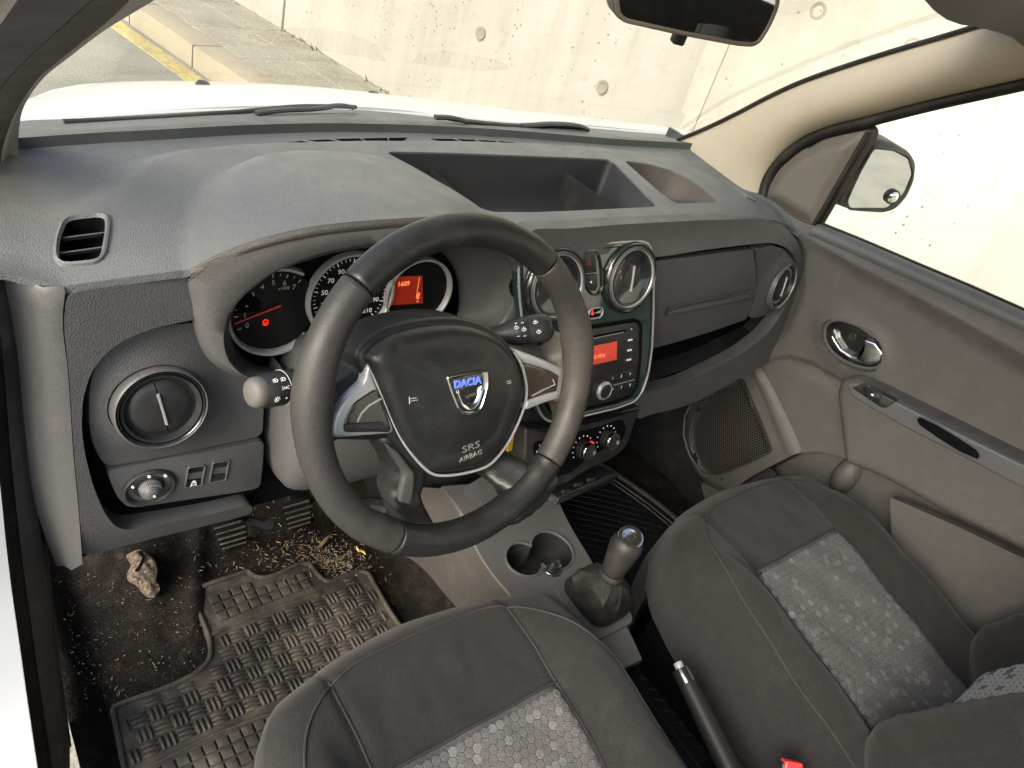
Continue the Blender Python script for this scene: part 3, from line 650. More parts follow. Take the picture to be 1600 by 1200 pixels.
g.lathe(mf_.at(.001, -.001, .018), [(.0016, -.001), (.0016, .001), (0, .001)], 12)
part('adjuster_mark', g, M['mark'], ad)
for (x, y, txt) in ((305, 745, 1), (343, 737, 0)):
    u, v = FL.px(x, y); fz = FL.at(u, v, -.002).rot(-.12)
    b_ = part('rocker_switch', G().ring(fz, rrect(-.0115, .0115, -.018, .018, .003), .0018, -.003, .0028, .0006), M['smooth'], dash, label='blank rocker switch beside the adjuster' if not txt else 'rocker switch with a white traction symbol')
    part('rocker', G().loft([[fz.P(a, c, h) for a in (-.0098, .0098)] for c, h in ((.0165, -.002), (.016, .0015), (.0, -.0008), (-.0155, .0018), (-.0165, -.002))]), M['blackgloss'] if txt else M['dark'], b_, 20)
    if txt:
        g = G(); g.box(fz, -.0022, .0022, -.0095, -.0075, .0012, .0018).box(fz, -.0035, .0035, -.0118, -.0102, .0014, .002)
        g.tube([fz.P(-.0042, -.0155, .002), fz.P(-.0015, -.0135, .002), fz.P(-.0035, -.0128, .002)], .0005, 5); g.tube([fz.P(.0042, -.0155, .002), fz.P(.0015, -.0135, .002), fz.P(.0035, -.0128, .002)], .0005, 5)
        g.box(fz, -.0035, .0035, -.0148, -.0140, .0014, .002)
        part('switch_symbol', g, M['mark'], b_)

# ---- binnacle cowl (closed rings, outer lip to dial face)
def ring3(L_, n=96): return resamp(cr([Y(a, b, y) for a, b, y in L_], 6, True), n, True)
O = ring3([(300, 427, -.006), (345, 400, -.02), (410, 377, -.036), (500, 357, -.050), (610, 347, -.055), (700, 344, -.052), (775, 350, -.034), (816, 366, -.012), (828, 410, -.02), (828, 480, -.03), (815, 545, -.04), (765, 580, -.05), (690, 597, -.05), (600, 603, -.05), (500, 603, -.045), (425, 594, -.03), (375, 585, -.02), (333, 558, -.012), (312, 515, -.006), (303, 468, -.004)])
I = ring3([(440, 416, -.035), (500, 393, -.046), (560, 381, -.052), (620, 374, -.054), (680, 371, -.053), (740, 379, -.043), (788, 399, -.025), (804, 430, -.02), (797, 472, -.022), (770, 515, -.025), (700, 548, -.028), (620, 565, -.03), (520, 585, -.03), (445, 594, -.028), (397, 589, -.02), (366, 570, -.014), (352, 545, -.010), (351, 513, -.010), (362, 480, -.014), (391, 448, -.022)])
# match start points by angle about centre
def align(A, B):
    c = A.mean(0); k = np.argmin(np.linalg.norm(B-A[0], axis=1)); B = np.roll(B, -k, 0)
    if np.linalg.norm(B[10]-A[10]) > np.linalg.norm(B[-10]-A[10]): B = np.r_[B[:1], B[1:][::-1]]
    return B
I = align(O, I)
D = ring3([(470, 411, .048), (520, 396, .048), (575, 388, .048), (630, 386, .048), (680, 391, .048), (698, 408, .048), (706, 432, .048), (706, 470, .048), (698, 503, .048), (676, 524, .048), (640, 548, .048), (560, 556, .048), (500, 565, .048), (445, 571, .048), (405, 566, .048), (378, 548, .048), (366, 520, .048), (366, 488, .048), (382, 458, .048), (420, 430, .048)])
D = align(I, D)
fwv = np.array([0, -.004, 0])
cow = part('binnacle_cowl', G().loft([O+(0, .015, -.014), O, O*.6+I*.4+np.array([0, -.006, .002]), O*.12+I*.88+np.array([0, -.008, 0]), I+(0, -.004, 0), I, I*.92+D*.08+np.array([0, .008, 0]), I*.5+D*.5+np.array([0, .0, 0]), D], cu=True), M['smooth'], dash, 60)
GF = rake(Y(548, 460, .036), .10)
cl = part('instrument_cluster', G().add(D+(0, .001, 0), [tuple(range(96))]), M['dial'], dash, 0)
def gauge(px, R, R2=None, a0=0, a1=360, flat=None):
    f = GF.at(*GF.px(*px), .0)
    pr = [(R*.90, .001), (R*.905, .007), (R*.94, .0105), (R*.985, .0105), (R, .007), (R, .0)]
    pr = [(a, b) for a, b in pr]
    if flat:
        rows = []
        for r, h in pr:
            row_ = []
            for a in np.linspace(0, 2*math.pi, 80, endpoint=False):
                x_, y_ = r*math.cos(a), r*math.sin(a); lim = -flat*r
                if y_ < lim: y_ = lim-(lim-y_)*.12
                row_.append(f.P(x_, y_, h))
            rows.append(row_)
        g = G().loft(rows, cu=True)
    else: g = G().lathe(f, pr, 80, a0=a0, a1=a1, cap=False)
    part('gauge_ring', g, M['ringmetal'], cl, 50)
    return f
gs = gauge((546, 460), .0625, flat=.86); gr = gauge((651, 456), .054); gl = gauge((428, 484), .061, a0=58, a1=318)
part('dial_face', G().lathe(gs, [(.056, .001), (.056, .0025), (0, .0025)], 64), M['dial'], cl)
part('dial_face', G().lathe(gr, [(.0485, .001), (.0485, .0025), (0, .0025)], 64), M['dial'], cl)
part('dial_face', G().lathe(gl, [(.054, .001), (.054, .0025), (0, .0025)], 64), M['dial'], cl)
def ticks(f, R, a_from, a_to, nmaj, sub, labels, size, m=M['mark'], rr=.78):
    g = G()
    for k in range((nmaj-1)*sub+1):
        a = rad(a_from+(a_to-a_from)*k/((nmaj-1)*sub)); maj = k % sub == 0
        f.at(0, 0, .003); q = f.rot(a); w = .0006 if maj else .0004
        g.box(q, R*(.87 if maj else .91), R*.97, -w, w, .0025, .0031, .0001, w*.3)
    part('scale_ticks', g, m, cl)
    for k, s in enumerate(labels):
        a = rad(a_from+(a_to-a_from)*k/(nmaj-1)); text('scale_number', s, f, R*rr*math.cos(a)*.97, R*rr*math.sin(a), .0028, size, m, cl, 0)
ticks(gs, .054, 222, -42, 11, 4, ['10', '30', '50', '70', '90', '110', '130', '150', '170', '190', '210'], .0095, rr=.72)
ticks(gl, .052, 205, 52, 8, 2, ['0', '1', '2', '3', '4', '5', '6', '7'], .0095, M['markdim'], rr=.74)
text('scale_number', 'x1000', gl, .010, .030, .0028, .006, M['markdim'], cl)
part('needle', G().tube([gl.P(.006, .008, .006), gl.P(-.050, -.010, .006)], [.0013, .0006], 6), M['needle'], cl)
part('needle', G().tube([gs.P(0, 0, .006), gs.P(-.040, -.036, .006)], [.0016, .0007], 6), M['needle'], cl)
# red engine style telltale
u, v = GF.px(413, 501); f = GF.at(u, v, .004); g = G()
loop = [(-.0035, -.003), (-.0035, .0022), (-.0015, .0022), (-.0015, .0035), (.0015, .0035), (.0015, .0022), (.0035, .0022), (.0035, -.003)]
g.tube([f.P(a*.9, b_, 0) for a, b_ in loop], .0006, 5, True); g.tube([f.P(-.0018, -.0008, 0), f.P(.0018, -.0008, 0)], .0005, 5); g.tube([f.P(-.002, -.0042, 0), f.P(.002, -.0042, 0)], .0005, 5)
part('warning_lamp', g, M['red'], cl)
LC = GF.pts([(610, 433), (660, 431), (661, 474), (612, 477)], .003)
part('trip_display', G().plate(GF, [(a, b_) for a, b_ in LC][::-1], .002, .0032, .0003), M['lcd'], cl)
u, v = GF.px(631, 444, .004); text('trip_digits', '1609', GF, u, v, .0036, .0098, M['lcdtext'], cl, 0, bold=.0002)
g = G(); u, v = GF.px(653, 450, .004); fq = GF.at(u, v, .0036)
g.box(fq, -.0004, .0004, -.016, .016, 0, .0004, .0001); 
for k in range(3): g.box(fq, .0012, .0052, -.008-.0035*k-.0026, -.008-.0035*k, 0, .0004, .0001)
g.box(fq, .002, .0045, -.0225, -.0205, 0, .0004, .0001)
part('fuel_bars', g, M['lcdtext'], cl)

# ---- right hand fascia
FR = rake((.40, -.020, .70), .12, .06)
def frp(L_, h=0): return FR.pts(L_, h)
# upper band between the pad seam and the dark groove, sweeping round the dash end to the tray lip
oU = [(835, 367), (900, 361), (1000, 353), (1120, 347), (1180, 346), (1212, 349), (1236, 362), (1247, 390), (1252, 430), (1249, 470), (1240, 500), (1222, 532), (1190, 560), (1150, 583), (1110, 605), (1060, 627), (1008, 640), (985, 645), (990, 608), (1012, 603), (1060, 590), (1110, 567), (1150, 545), (1188, 516), (1212, 487), (1230, 458), (1238, 430), (1238, 405), (1228, 388), (1208, 380), (1180, 381), (1100, 391), (1023, 402), (1000, 390), (830, 420)]
g = G().sheet(FR, cr(frp(oU), 4, True), lambda u, v: .008-.018*sm((v-.04)/.07)+.010*sm(-(v+.02)/.15), .02, .03)
part('right_fascia', g, M['fascia'], dash, 50)
part('fascia_backing', G().plate(FR, rnd(frp([(1000, 395), (1225, 372), (1243, 430), (1235, 480), (1185, 545), (1010, 600)]), .01), -.10, -.055, .003).plate(FR, rnd(frp([(1000, 398), (1225, 376), (1243, 430), (1225, 485), (1100, 525), (1010, 545)]), .01), -.05, -.016, .003), M['black'], dash)
gb = part('glovebox', G().sheet(FR, rnd(frp([(1015, 411), (1100, 400), (1178, 390), (1181, 420), (1180, 455), (1172, 488), (1166, 500), (1110, 520), (1060, 535), (1012, 548)]), .003, 2), lambda u, v: -.004+.006*np.sin(np.clip((v+.13)/.2, 0, 1)*math.pi), .03, .03), M['fascia'], dash, 50)
hl = [FR.P(*FR.px(a, b_, .004), .004) for a, b_ in ((1040, 493), (1042, 484), (1060, 477), (1110, 467), (1150, 458), (1171, 453))]
part('glovebox_handle', G().tube(hl, .0022, 6), M['dark'], gb)
part('glovebox_handle', G().plate(FR, rnd(frp([(1044, 488), (1062, 481), (1140, 466), (1170, 460), (1170, 468), (1140, 475), (1062, 490), (1044, 494)], .002), .003), -.002, .004, .002), M['fascia'], gb)
rf = rake(Y(1214, 444, -.008), .20, .12); ou, ov = FR.px(1214, 444)
g = G().sheet(FR, rnd(frp([(1182, 389), (1205, 383), (1224, 389), (1235, 406), (1236, 432), (1227, 460), (1205, 486), (1180, 496), (1172, 496), (1178, 470), (1184, 430)]), .004, 3), lambda u, v: .002+.008*np.exp(-((np.hypot(u-ou, v-ov)-.05)/.02)**2), .008, .04, holes=[[(ou+.050*math.cos(a), ov+.051*math.sin(a)) for a in np.linspace(0, 2*math.pi, 40, endpoint=False)]])
part('vent_panel', g, M['fascia'], dash, 50)
setp(vent(rf.at(0, 0, .014), .0535, 0, body='metal'), label='round air vent at the far right end of the dashboard')
# open shelf below the glovebox
g = G(); sh = [(1010, 552), (1100, 524), (1180, 492), (1232, 462), (1236, 480), (1190, 530), (1110, 570), (1012, 604)]
P0 = [FR.P(*FR.px(a, b_), -.012) for a, b_ in sh]
back = [p+np.array([0, .16, .0]) for p in P0]; g.loft([P0, back], cu=True); g.add(back, [tuple(range(8))]); part('shelf', g, M['dark'], dash, 30)
# under side of the dash on both sides, and the front bulkhead
g = G().loft([[(-.71, .02, .36), (-.48, .02, .40)], [(-.71, .2, .40), (-.48, .2, .43)], [(-.71, .42, .5), (-.48, .42, .5)]])
g.loft([[(.30, -.02, .405), (.70, -.02, .47)], [(.30, .15, .40), (.70, .15, .45)], [(.30, .42, .5), (.70, .42, .5)]])
bx_ = np.linspace(-.75, .74, 16); by_ = np.interp(bx_, Bk[:, 0][:-1], Bk[:, 1][:-1]); g.loft([[(x, .5, -.1) for x in bx_], [(x, y-.0, .5) for x, y in zip(bx_, by_)], [(x, y-.012, .775) for x, y in zip(bx_, by_)]])
part('underside', g, M['black'], dash, 30)

# ---- centre fascia, radio, vents, switches
CF = rake((.093, -.036, .742), .31)
def cfp(L_, h=0): return CF.pts(L_, h)
oC = [(806, 400), (830, 391), (900, 383), (960, 377), (1000, 375), (1013, 380), (1019, 400), (1020, 440), (1019, 500), (1017, 545), (1011, 585), (1002, 612), (988, 628), (960, 638), (900, 652), (862, 660), (848, 655), (838, 640), (826, 590), (815, 520), (808, 460)]
PC = rnd(cfp(oC), .012, 3)
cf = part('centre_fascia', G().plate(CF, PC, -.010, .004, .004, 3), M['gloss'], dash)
part('fascia_body', G().plate(CF, inset(PC, .004), -.06, -.009, .001), M['black'], cf)
part('chrome_trim', G().tube([CF.P(u, v, .0035) for u, v in inset(PC, .0012)], .0019, 8, True), M['silver'], cf)
part('inner_trim', G().tube([CF.P(u, v, .0045) for u, v in inset(PC, .0075)], .0011, 6, True), M['blackgloss'], cf)
for (x, y, lab) in ((868, 446, 'centre air vent half hidden behind the steering wheel rim'), (984, 434, 'right hand air vent of the gloss centre panel')):
    u, v = CF.px(x, y, .006); f = CF.at(u, v, .004)
    part('vent_shroud', G().lathe(f, [(.059, -.004), (.0585, .003), (.0572, .008), (.0550, .0095), (.0530, .007)], 64, sy=1.0), M['blackgloss'], cf, 60)
    vv_ = vent(f.at(0, 0, .006), .0525, 0, body='metal'); vv_['label'] = lab
# hazard / lock switch pod
PO = rnd(cfp([(905, 397), (912, 391), (926, 391), (932, 398), (936, 420), (937, 446), (932, 458), (922, 459), (915, 450), (908, 422)]), .004)
pod = part('switch_pod', G().ring(CF, inset(PO, -.002), .0028, 0, .008, .001), M['blackgloss'], cf)
part('hazard_button', G().plate(CF, rnd(cfp([(910, 398), (916, 395), (926, 395), (930, 402), (931, 425), (915, 427)], .006), .002), .002, .008, .001), M['dark'], pod)
part('lock_button', G().plate(CF, rnd(cfp([(915, 430), (932, 428), (933, 446), (929, 454), (922, 454), (918, 447)], .006), .002), .002, .008, .001), M['dark'], pod)
u, v = CF.px(921, 411, .009); tri = [(-.004, -.003), (.004, -.003), (0, .004)]
part('button_mark', G().tube([CF.P(u+a, v+b_, .0085) for a, b_ in tri], .0004, 5, True), M['needle'], pod)
u, v = CF.px(924, 441, .009); part('button_mark', G().lathe(CF.at(u, v, .0082), [(.0018, -.001), (.0018, .0006), (0, .0006)], 12), M['mark'], pod)
u, v = CF.px(930, 489, .005); f = CF.at(u, v, .004)
ho = part('telltale_window', G().ring(f, rrect(-.0165, .0165, -.0095, .0095, .0085, 6), .0022, 0, .0035, .0008), M['silver'], cf)
part('window_recess', G().plate(f, rrect(-.0145, .0145, -.0075, .0075, .007, 6), 0, .001, .0003), M['black'], ho)
g = G().lathe(f.at(-.007, 0, .0015), [(.0028, 0), (.0028, .001), (0, .001)], 16); g.box(f, -.0085, -.0055, .002, .0055, .0012, .002, .0002); part('warning_lamp', g, M['red'], ho)
part('immobiliser_mark', G().plate(f, [(-.002, 0), (.012, .004), (.012, -.002)], .001, .002, .0002), M['silver'], ho)
# radio
RAo = rnd(cfp([(845, 527), (900, 517), (960, 508), (992, 503), (999, 508), (998, 560), (993, 600), (985, 616), (960, 626), (900, 640), (868, 645), (858, 635), (850, 590)], .006), .006, 3)
ra = part('radio', G().plate(CF, RAo, 0, .0075, .002), M['dark'], dash, label='double height car radio with orange red display')
part('radio_surround', G().tube([CF.P(u, v, .006) for u, v in inset(RAo, -.003)], .003, 8, True), M['black'], ra)
def cbox(px0, px1, h0, h1, mt, name, par=ra, r=None, bev=.0006):
    """slab between two opposite pixel corners (top left, bottom right)"""
    a = CF.px(*px0, h1); c = CF.px(*px1, h1); g = G().box(CF, min(a[0], c[0]), max(a[0], c[0]), min(a[1], c[1]), max(a[1], c[1]), h0, h1, bev, r); return part(name, g, mt, par)
u0, v0 = CF.px(905, 535, .008); u1, v1 = CF.px(976, 516, .008)
g = G(); sl = [CF.P(*CF.px(a, b_, .008), .008) for a, b_ in ((880, 534), (920, 527), (978, 516))]; g.tube(sl, .0016, 6); part('disc_slot', g, M['black'], ra)
g = G(); sl = [CF.P(*CF.px(a, b_, .008), .0086) for a, b_ in ((880, 537), (920, 530), (974, 519))]; g.tube(sl, .0006, 6); part('slot_edge', g, M['silver'], ra)
DP = cfp([(876, 551), (965, 532), (964, 562), (874, 583)], .009)
part('display_frame', G().ring(CF, inset(DP[::-1], -.003), .0035, .006, .0105, .0008), M['dark'], ra)
part('display', G().plate(CF, DP[::-1], .006, .0088, .0003), M['lcdradio'], ra)
ca = math.atan2(CF.px(960, 545, .009)[1]-CF.px(920, 553, .009)[1], CF.px(960, 545, .009)[0]-CF.px(920, 553, .009)[0])
u, v = CF.px(932, 558, .0095); text('display_text', '98.45 MHz', CF, u, v, .0091, .0105, M['lcdtext'], ra, 0, sx=.9)
for k, (x, y) in enumerate(((986, 514), (984, 531), (983, 547), (982, 562))):
    u, v = CF.px(x, y, .0085); fb = CF.at(u, v, .0075)
    b_ = part('radio_button', G().box(fb, -.0115, .0115, -.0055 if k else -.0035, .0055 if k else .0035, -.002, .0018, .0006), M['dark'], ra)
    part('button_mark', G().box(fb, -.0055 if k else -.002, .0055 if k else .002, -.0016, .0016, .0018, .0021, .0001), M['mark'] if k else M['markdim'], ra)
u, v = CF.px(937, 607, .008); f = CF.at(u, v, .0075)
kn = part('volume_knob', G().lathe(f, [(.0175, -.001), (.017, .003), (.0155, .0035), (.0150, .012), (.0135, .0145), (.0105, .0155), (0, .0155)], 48), M['dark'], ra, 50)
part('knob_ring', G().lathe(f, [(.0165, .010), (.0162, .0135), (.0145, .0155), (.0125, .0158), (.012, .0145)], 48), M['silver'], ra, 50)
for i in range(3):
    for j in range(2):
        x = 957+13.5*i; y = 591-3.5*i+j*18-(0 if not j else 1); u, v = CF.px(x, y, .0085); fb = CF.at(u, v, .0075)
        part('preset_button', G().box(fb, -.0088, .0088, -.0065, .0065, -.002, .0016, .0005), M['dark'], ra)
        text('button_mark', str(i+1+3*j), fb, 0, .0, .0017, .007, M['mark'], ra)
part('preset_line', G().tube([CF.P(*CF.px(a, b_, .009), .0092) for a, b_ in ((958, 602), (991, 593))], .0007, 6), M['silver'], ra)
g = G().tube([CF.P(*CF.px(a, b_, .008), .0078) for a, b_ in ((884, 547), (868, 551), (864, 570), (868, 590))], .0011, 6); part('display_frame', g, M['silver'], ra)
part('radio_button', G().box(CF.at(*CF.px(868, 541, .0085), .0075), -.008, .008, -.004, .004, -.002, .0016), M['dark'], ra)
part('radio_button', G().box(CF.at(*CF.px(868, 535, .0085), .0075), -.002, .002, -.001, .001, .0016, .002), M['mark'], ra)

# ---- climate panel and the stack below
KF = rake(Y(905, 695, -.100), .38)
KP = rnd(KF.pts([(822, 668), (850, 670), (900, 662), (960, 648), (1003, 634), (990, 668), (984, 690), (972, 708), (950, 722), (925, 732), (896, 750), (878, 760), (850, 764), (828, 758), (820, 720)]), .010, 3)
cp = part('climate_panel', G().plate(KF, KP, -.08, .0, .006, 3), M['dark'], dash)
part('climate_inset', G().plate(KF, rnd(KF.pts([(833, 690), (850, 688), (930, 668), (972, 654), (978, 668), (972, 688), (940, 702), (915, 718), (890, 740), (845, 748), (834, 730)]), .01, 3), -.002, .0015, .001), M['black'], cp)
for (x, y, lit) in ((858, 714, 1), (913, 702, 1), (950, 686, 0)):
    u, v = KF.px(x, y, .006); f = KF.at(u, v, .0015)
    kb = part('climate_knob', G().lathe(f, [(.017, -.001), (.0165, .008), (.0150, .018), (.013, .0195), (.0, .0195)], 40), M['dark'], dash, 50)
    part('knob_ring', G().lathe(f, [(.0165, .014), (.0168, .018), (.0155, .0205), (.0132, .0205), (.0128, .0185)], 40), M['chrome'], kb, 50)
    g = G()
    for k in range(11):
        a = rad(-30+240*k/10); q = f.rot(a); g.box(q, .0225, .0255, -.0009, .0009, .0, .0006, .0001)
    part('knob_scale', g, M['mark'], kb)
    if lit: part('knob_pointer', G().box(f.rot(rad(60)), .0145, .0185, -.0015, .0015, .010, .0185), M['red'], kb)
for k, (s, x, y) in enumerate((('0', 839, 706), ('1', 843, 696), ('2', 850, 691), ('A/C', 885, 684))):
    u, v = KF.px(x, y, .002); text('panel_mark', s, KF, u, v, .0018, .006, M['mark'], cp)
# lower lip with small switches
g = G().plate(KF, rnd(KF.pts([(872, 776), (960, 738), (968, 742), (955, 752), (900, 775), (868, 790)], -.01), .003), -.08, -.008, .002); part('lower_panel', g, M['blackgloss'], dash)
for x, y in ((905, 758), (925, 750), (886, 768)):
    part('small_switch', G().box(KF.at(*KF.px(x, y, -.006), -.008).rot(-.1), -.010, .010, -.003, .003, -.002, .0015), M['dark'], dash)
# centre stack body down to the tunnel
g = G()
def sec(z, y, w0, w1): return [(w0, y+.3, z), (w0, y+.04, z), (w0+.015, y+.01, z), (w0+.05, y, z), ((w0+w1)/2, y-.004, z), (w1-.05, y, z), (w1-.015, y+.01, z), (w1, y+.04, z), (w1, y+.3, z)]
g.loft([sec(.80, .06, -.14, .15), sec(.62, .0, -.14, .15), sec(.52, -.035, -.135, .15), sec(.46, -.055, -.12, .14), sec(.40, -.05, -.11, .125), sec(.34, .0, -.105, .12), sec(.24, .03, -.105, .12), sec(-.02, .06, -.105, .12)])
part('centre_stack', g, M['dark'], dash, 50)
# ================================================================== STEERING WHEEL
WC = (-.3711, -.2266, .7599); WF = rake(WC, rad(23.43))
sw = thing('steering_wheel', 'black worn four spoke steering wheel with silver trimmed centre pad', 'steering wheel', WC)
NR = 120; path = []; rr = []
for k in range(NR):
    a = 2*math.pi*k/NR; d = math.degrees(a)
    R_ = .1730; r_ = .0177
    for c in (12, 168): r_ += .0022*math.exp(-((d-c)/14)**2)
    if 225 < d < 315: R_ -= .0015; r_ += .0006
    path.append(WF.P(R_*math.cos(a), R_*math.sin(a), 0)); rr.append(r_)
seams = []
for x, y in ((533, 420), (848, 415), (612, 846), (893, 748)):
    u, v = WF.px(x, y); seams.append(math.atan2(v, u) % (2*math.pi))
for i, a in enumerate(seams):
    pass
def rimseg(a0, a1, n): 
    P = []; r = []
    for t in np.linspace(a0, a1, n):
        k = t/(2*math.pi)*NR; i = int(math.floor(k)) % NR; j = (i+1) % NR; q = k-math.floor(k)
        R_ = np.linalg.norm(path[i]-np.array(WC))*(1-q)+np.linalg.norm(path[j]-np.array(WC))*q; P.append(WF.P(R_*math.cos(t), R_*math.sin(t), 0)); r.append(rr[i]*(1-q)+rr[j]*q)
    r = np.array(r); e = .0012; r[0] -= .0015; r[-1] -= .0015; r[1] -= .0003; r[-2] -= .0003
    return P, r
sa = sorted(seams); labs = []
for i in range(4):
    a0, a1 = sa[i], sa[(i+1) % 4]+(2*math.pi if i == 3 else 0)
    a0 += .003; a1 -= .003; n = int((a1-a0)/.035)+4
    ts = [a0, a0+.008]+list(np.linspace(a0+.03, a1-.03, n))+[a1-.008, a1]
    P = []; r = []
    for t in ts:
        p_, r_ = rimseg(t, t+1e-4, 5); P.append(p_[2]); r.append(r_[2])
    r[0] -= .0016; r[-1] -= .0016
    mid_ = math.degrees((a0+a1)/2) % 360
    top_or_bottom = 45 < mid_ < 135 or 225 < mid_ < 315
    part('rim', G().tube(P, r, 28, up=None), M['wheelclean'] if top_or_bottom else (M['wheelL'] if 120 < mid_ < 240 else M['wheel']), sw, 50, label='dusty grained side grip of the rim' if not top_or_bottom else None)
part('rim_core', G().tube(path, .0165, 16, True), M['black'], sw)
def wp_(L_, h): return [(440+a*.46685, 320+b_*.46667) for a, b_ in L_], h
def wpts(L_, h): return WF.pts([(440+a*.46685, 320+b_*.46667) for a, b_ in L_], h)
hc = -.030    # hub sits deeper than the rim
def slab(L_, h0, h1, bev, r=.006, n=4, c=4): return rslab(WF, rnd(wpts(L_, (h1)), r, c), h0, h1, bev, .0035)
def spoke(L_, mt, hub=-.030, rimh=-.004, hpx=-.02, r=.012, rnd_=.008, r0=.132, r1=.160, name='spoke', lab=None):
    o = rnd(wpts(L_, hpx), r, 4)
    def hf(u, v):
        q = sm((np.hypot(u, v)-r0)/(r1-r0)); d = np.clip(sdist(u, v, o), 0, 1)
        return hub+(rimh-hub)*q-rnd_*(1-np.sqrt(np.clip(1-(1-np.clip(d/(rnd_*1.3), 0, 1))**2, 0, 1)))
    return part(name, G().sheet(WF, o, hf, .006, .03), mt, sw, 60, label=lab)
# upper left and right arms
spoke([(112, 570), (142, 600), (152, 622), (168, 620), (215, 590), (262, 558), (288, 528), (330, 520), (420, 640), (420, 800), (300, 802), (210, 800), (190, 815), (170, 850), (110, 760)], M['wheelclean'], -.028, -.004, r0=.146, r1=.170)
spoke([(770, 476), (830, 488), (880, 494), (920, 496), (938, 470), (945, 420), (1005, 540), (1005, 660), (960, 790), (940, 700), (925, 655), (880, 668), (800, 700), (740, 640)], M['wheel'], -.028, -.004, r0=.146, r1=.170)
# silver trim pieces with their black inserts
tl = [(292, 530), (284, 560), (276, 596), (240, 625), (208, 660), (182, 700), (170, 748), (172, 776), (190, 782), (384, 766), (352, 690), (320, 610)]
part('silver_trim', slab(tl, -.04, -.0155, .0035, .010), M['silver'], sw, label='silver trim of the left arm')
part('blank_insert', slab([(318, 612), (278, 638), (240, 664), (218, 698), (208, 735), (210, 760), (372, 764), (350, 690)], -.03, -.0145, .002, .008), M['blackgloss'], sw)
ins = wpts([(335, 650), (295, 672), (268, 700), (256, 725), (258, 728)], -.013)
part('insert_line', G().tube([WF.P(u, v, -.014) for u, v in ins], .0012, 6), M['silver'], sw)
part('insert_line', G().plate(WF, rnd(wpts([(210, 735), (340, 727), (366, 760), (212, 763)], -.013), .003), -.02, -.0128, .001), M['dark'], sw)
tr_ = [(772, 480), (830, 500), (888, 522), (940, 548), (975, 575), (992, 600), (988, 618), (960, 640), (880, 664), (815, 690), (822, 655), (890, 632), (950, 618), (957, 604), (945, 582), (900, 556), (850, 540), (812, 530)]
part('silver_trim', slab(tr_, -.04, -.0150, .0025, .005), M['silver'], sw, label='silver trim of the right arm')
part('blank_insert', slab([(808, 528), (850, 538), (902, 556), (946, 584), (956, 606), (945, 620), (885, 638), (812, 670)], -.03, -.0165, .002, .006), mat('dusty_gloss_insert', (.03, .022, .016), .2, coat=.5, dust=(.14, .09, .05), damt=.5, dscale=25), sw)
part('insert_line', G().tube([WF.P(u, v, -.0155) for u, v in wpts([(838, 640), (880, 618), (915, 602), (908, 585)], -.0155)], .0009, 6), M['silver'], sw)
# lower spokes
spoke([(335, 790), (400, 760), (520, 880), (514, 915), (503, 955), (490, 1010), (486, 1050), (498, 1078), (560, 1090), (540, 1105), (400, 1100), (310, 1070), (340, 1060), (375, 1050), (386, 1000), (400, 900), (385, 865)], M['wheelclean'], -.030, .003)
part('spoke_cover', slab([(350, 800), (392, 820), (430, 870), (452, 900), (448, 960), (438, 1020), (430, 1044), (384, 1040), (392, 990), (410, 900), (395, 875)], -.05, -.0245, .005, .006), M['spoke'], sw, label='worn pale strip on the lower left spoke')
spoke([(655, 880), (745, 820), (800, 850), (850, 898), (868, 900), (885, 893), (905, 900), (850, 985), (770, 1050), (700, 1065), (740, 1035), (752, 1010), (750, 990), (730, 950)], M['wheelclean'], -.030, .004)
part('spoke_cover', slab([(690, 902), (722, 884), (775, 918), (812, 950), (826, 978), (808, 994), (785, 975), (745, 935)], -.05, -.0240, .005, .008), M['spoke'], sw, label='worn pale strip on the lower right spoke')
# hub body and airbag cover
hub = [(298, 522), (318, 490), (345, 466), (385, 443), (440, 426), (510, 412), (590, 407), (650, 414), (705, 432), (750, 462), (785, 500), (808, 545), (820, 595), (822, 640), (812, 685), (790, 740), (762, 795), (730, 840), (695, 873), (640, 893), (575, 904), (520, 903), (485, 880), (450, 842), (415, 795), (385, 735), (355, 660), (325, 590)]
hp = np.array(cr(wpts(hub, -.006), 4, True)); hp = resamp(hp, 120, True)
if area(hp) < 0: hp = hp[::-1]
part('hub_shell', G().plate(WF, inset(hp, -.007), -.075, -.020, .008, 4), M['wheelclean'], sw)
part('silver_edge', G().tube([WF.P(u, v, -.0165) for u, v in resamp(np.array(cr(wpts([(300, 535), (325, 598), (356, 668), (386, 742), (416, 800), (451, 848), (486, 886), (520, 908), (576, 910), (642, 898), (698, 878), (735, 843), (768, 797), (796, 742), (818, 687), (828, 640), (826, 595), (812, 540), (788, 498)], -.012), 4)), 90)], .0017, 8), M['ringmetal'], sw)
cen = hp.mean(0)
# dome with a sculpted inner shield
inner = wpts([(388, 470), (600, 440), (730, 470), (775, 540), (786, 620), (762, 700), (728, 790), (640, 850), (520, 862), (470, 800), (430, 720), (396, 610), (380, 520)], .002)
vee = wpts([(520, 480), (720, 480), (705, 640), (660, 720), (585, 722), (540, 690), (470, 520)], .002)
def hcover(x, y):
    d = np.clip(sdist(x, y, hp), 0, 1); h = -.020+.016*np.sqrt(np.clip(1-(1-np.clip(d/.016, 0, 1))**2, 0, 1))
    h = h+.010*sm(d/.07)
    h = h-.0022*sm(sdist(x, y, inner)/.006)
    h = h+.0030*sm(sdist(x, y, vee)/.02)
    return h
airb = part('airbag_cover', G().sheet(WF, [tuple(p) for p in inset(hp, .0008)], hcover, .0045, .02), M['wheelclean'], sw, 55)
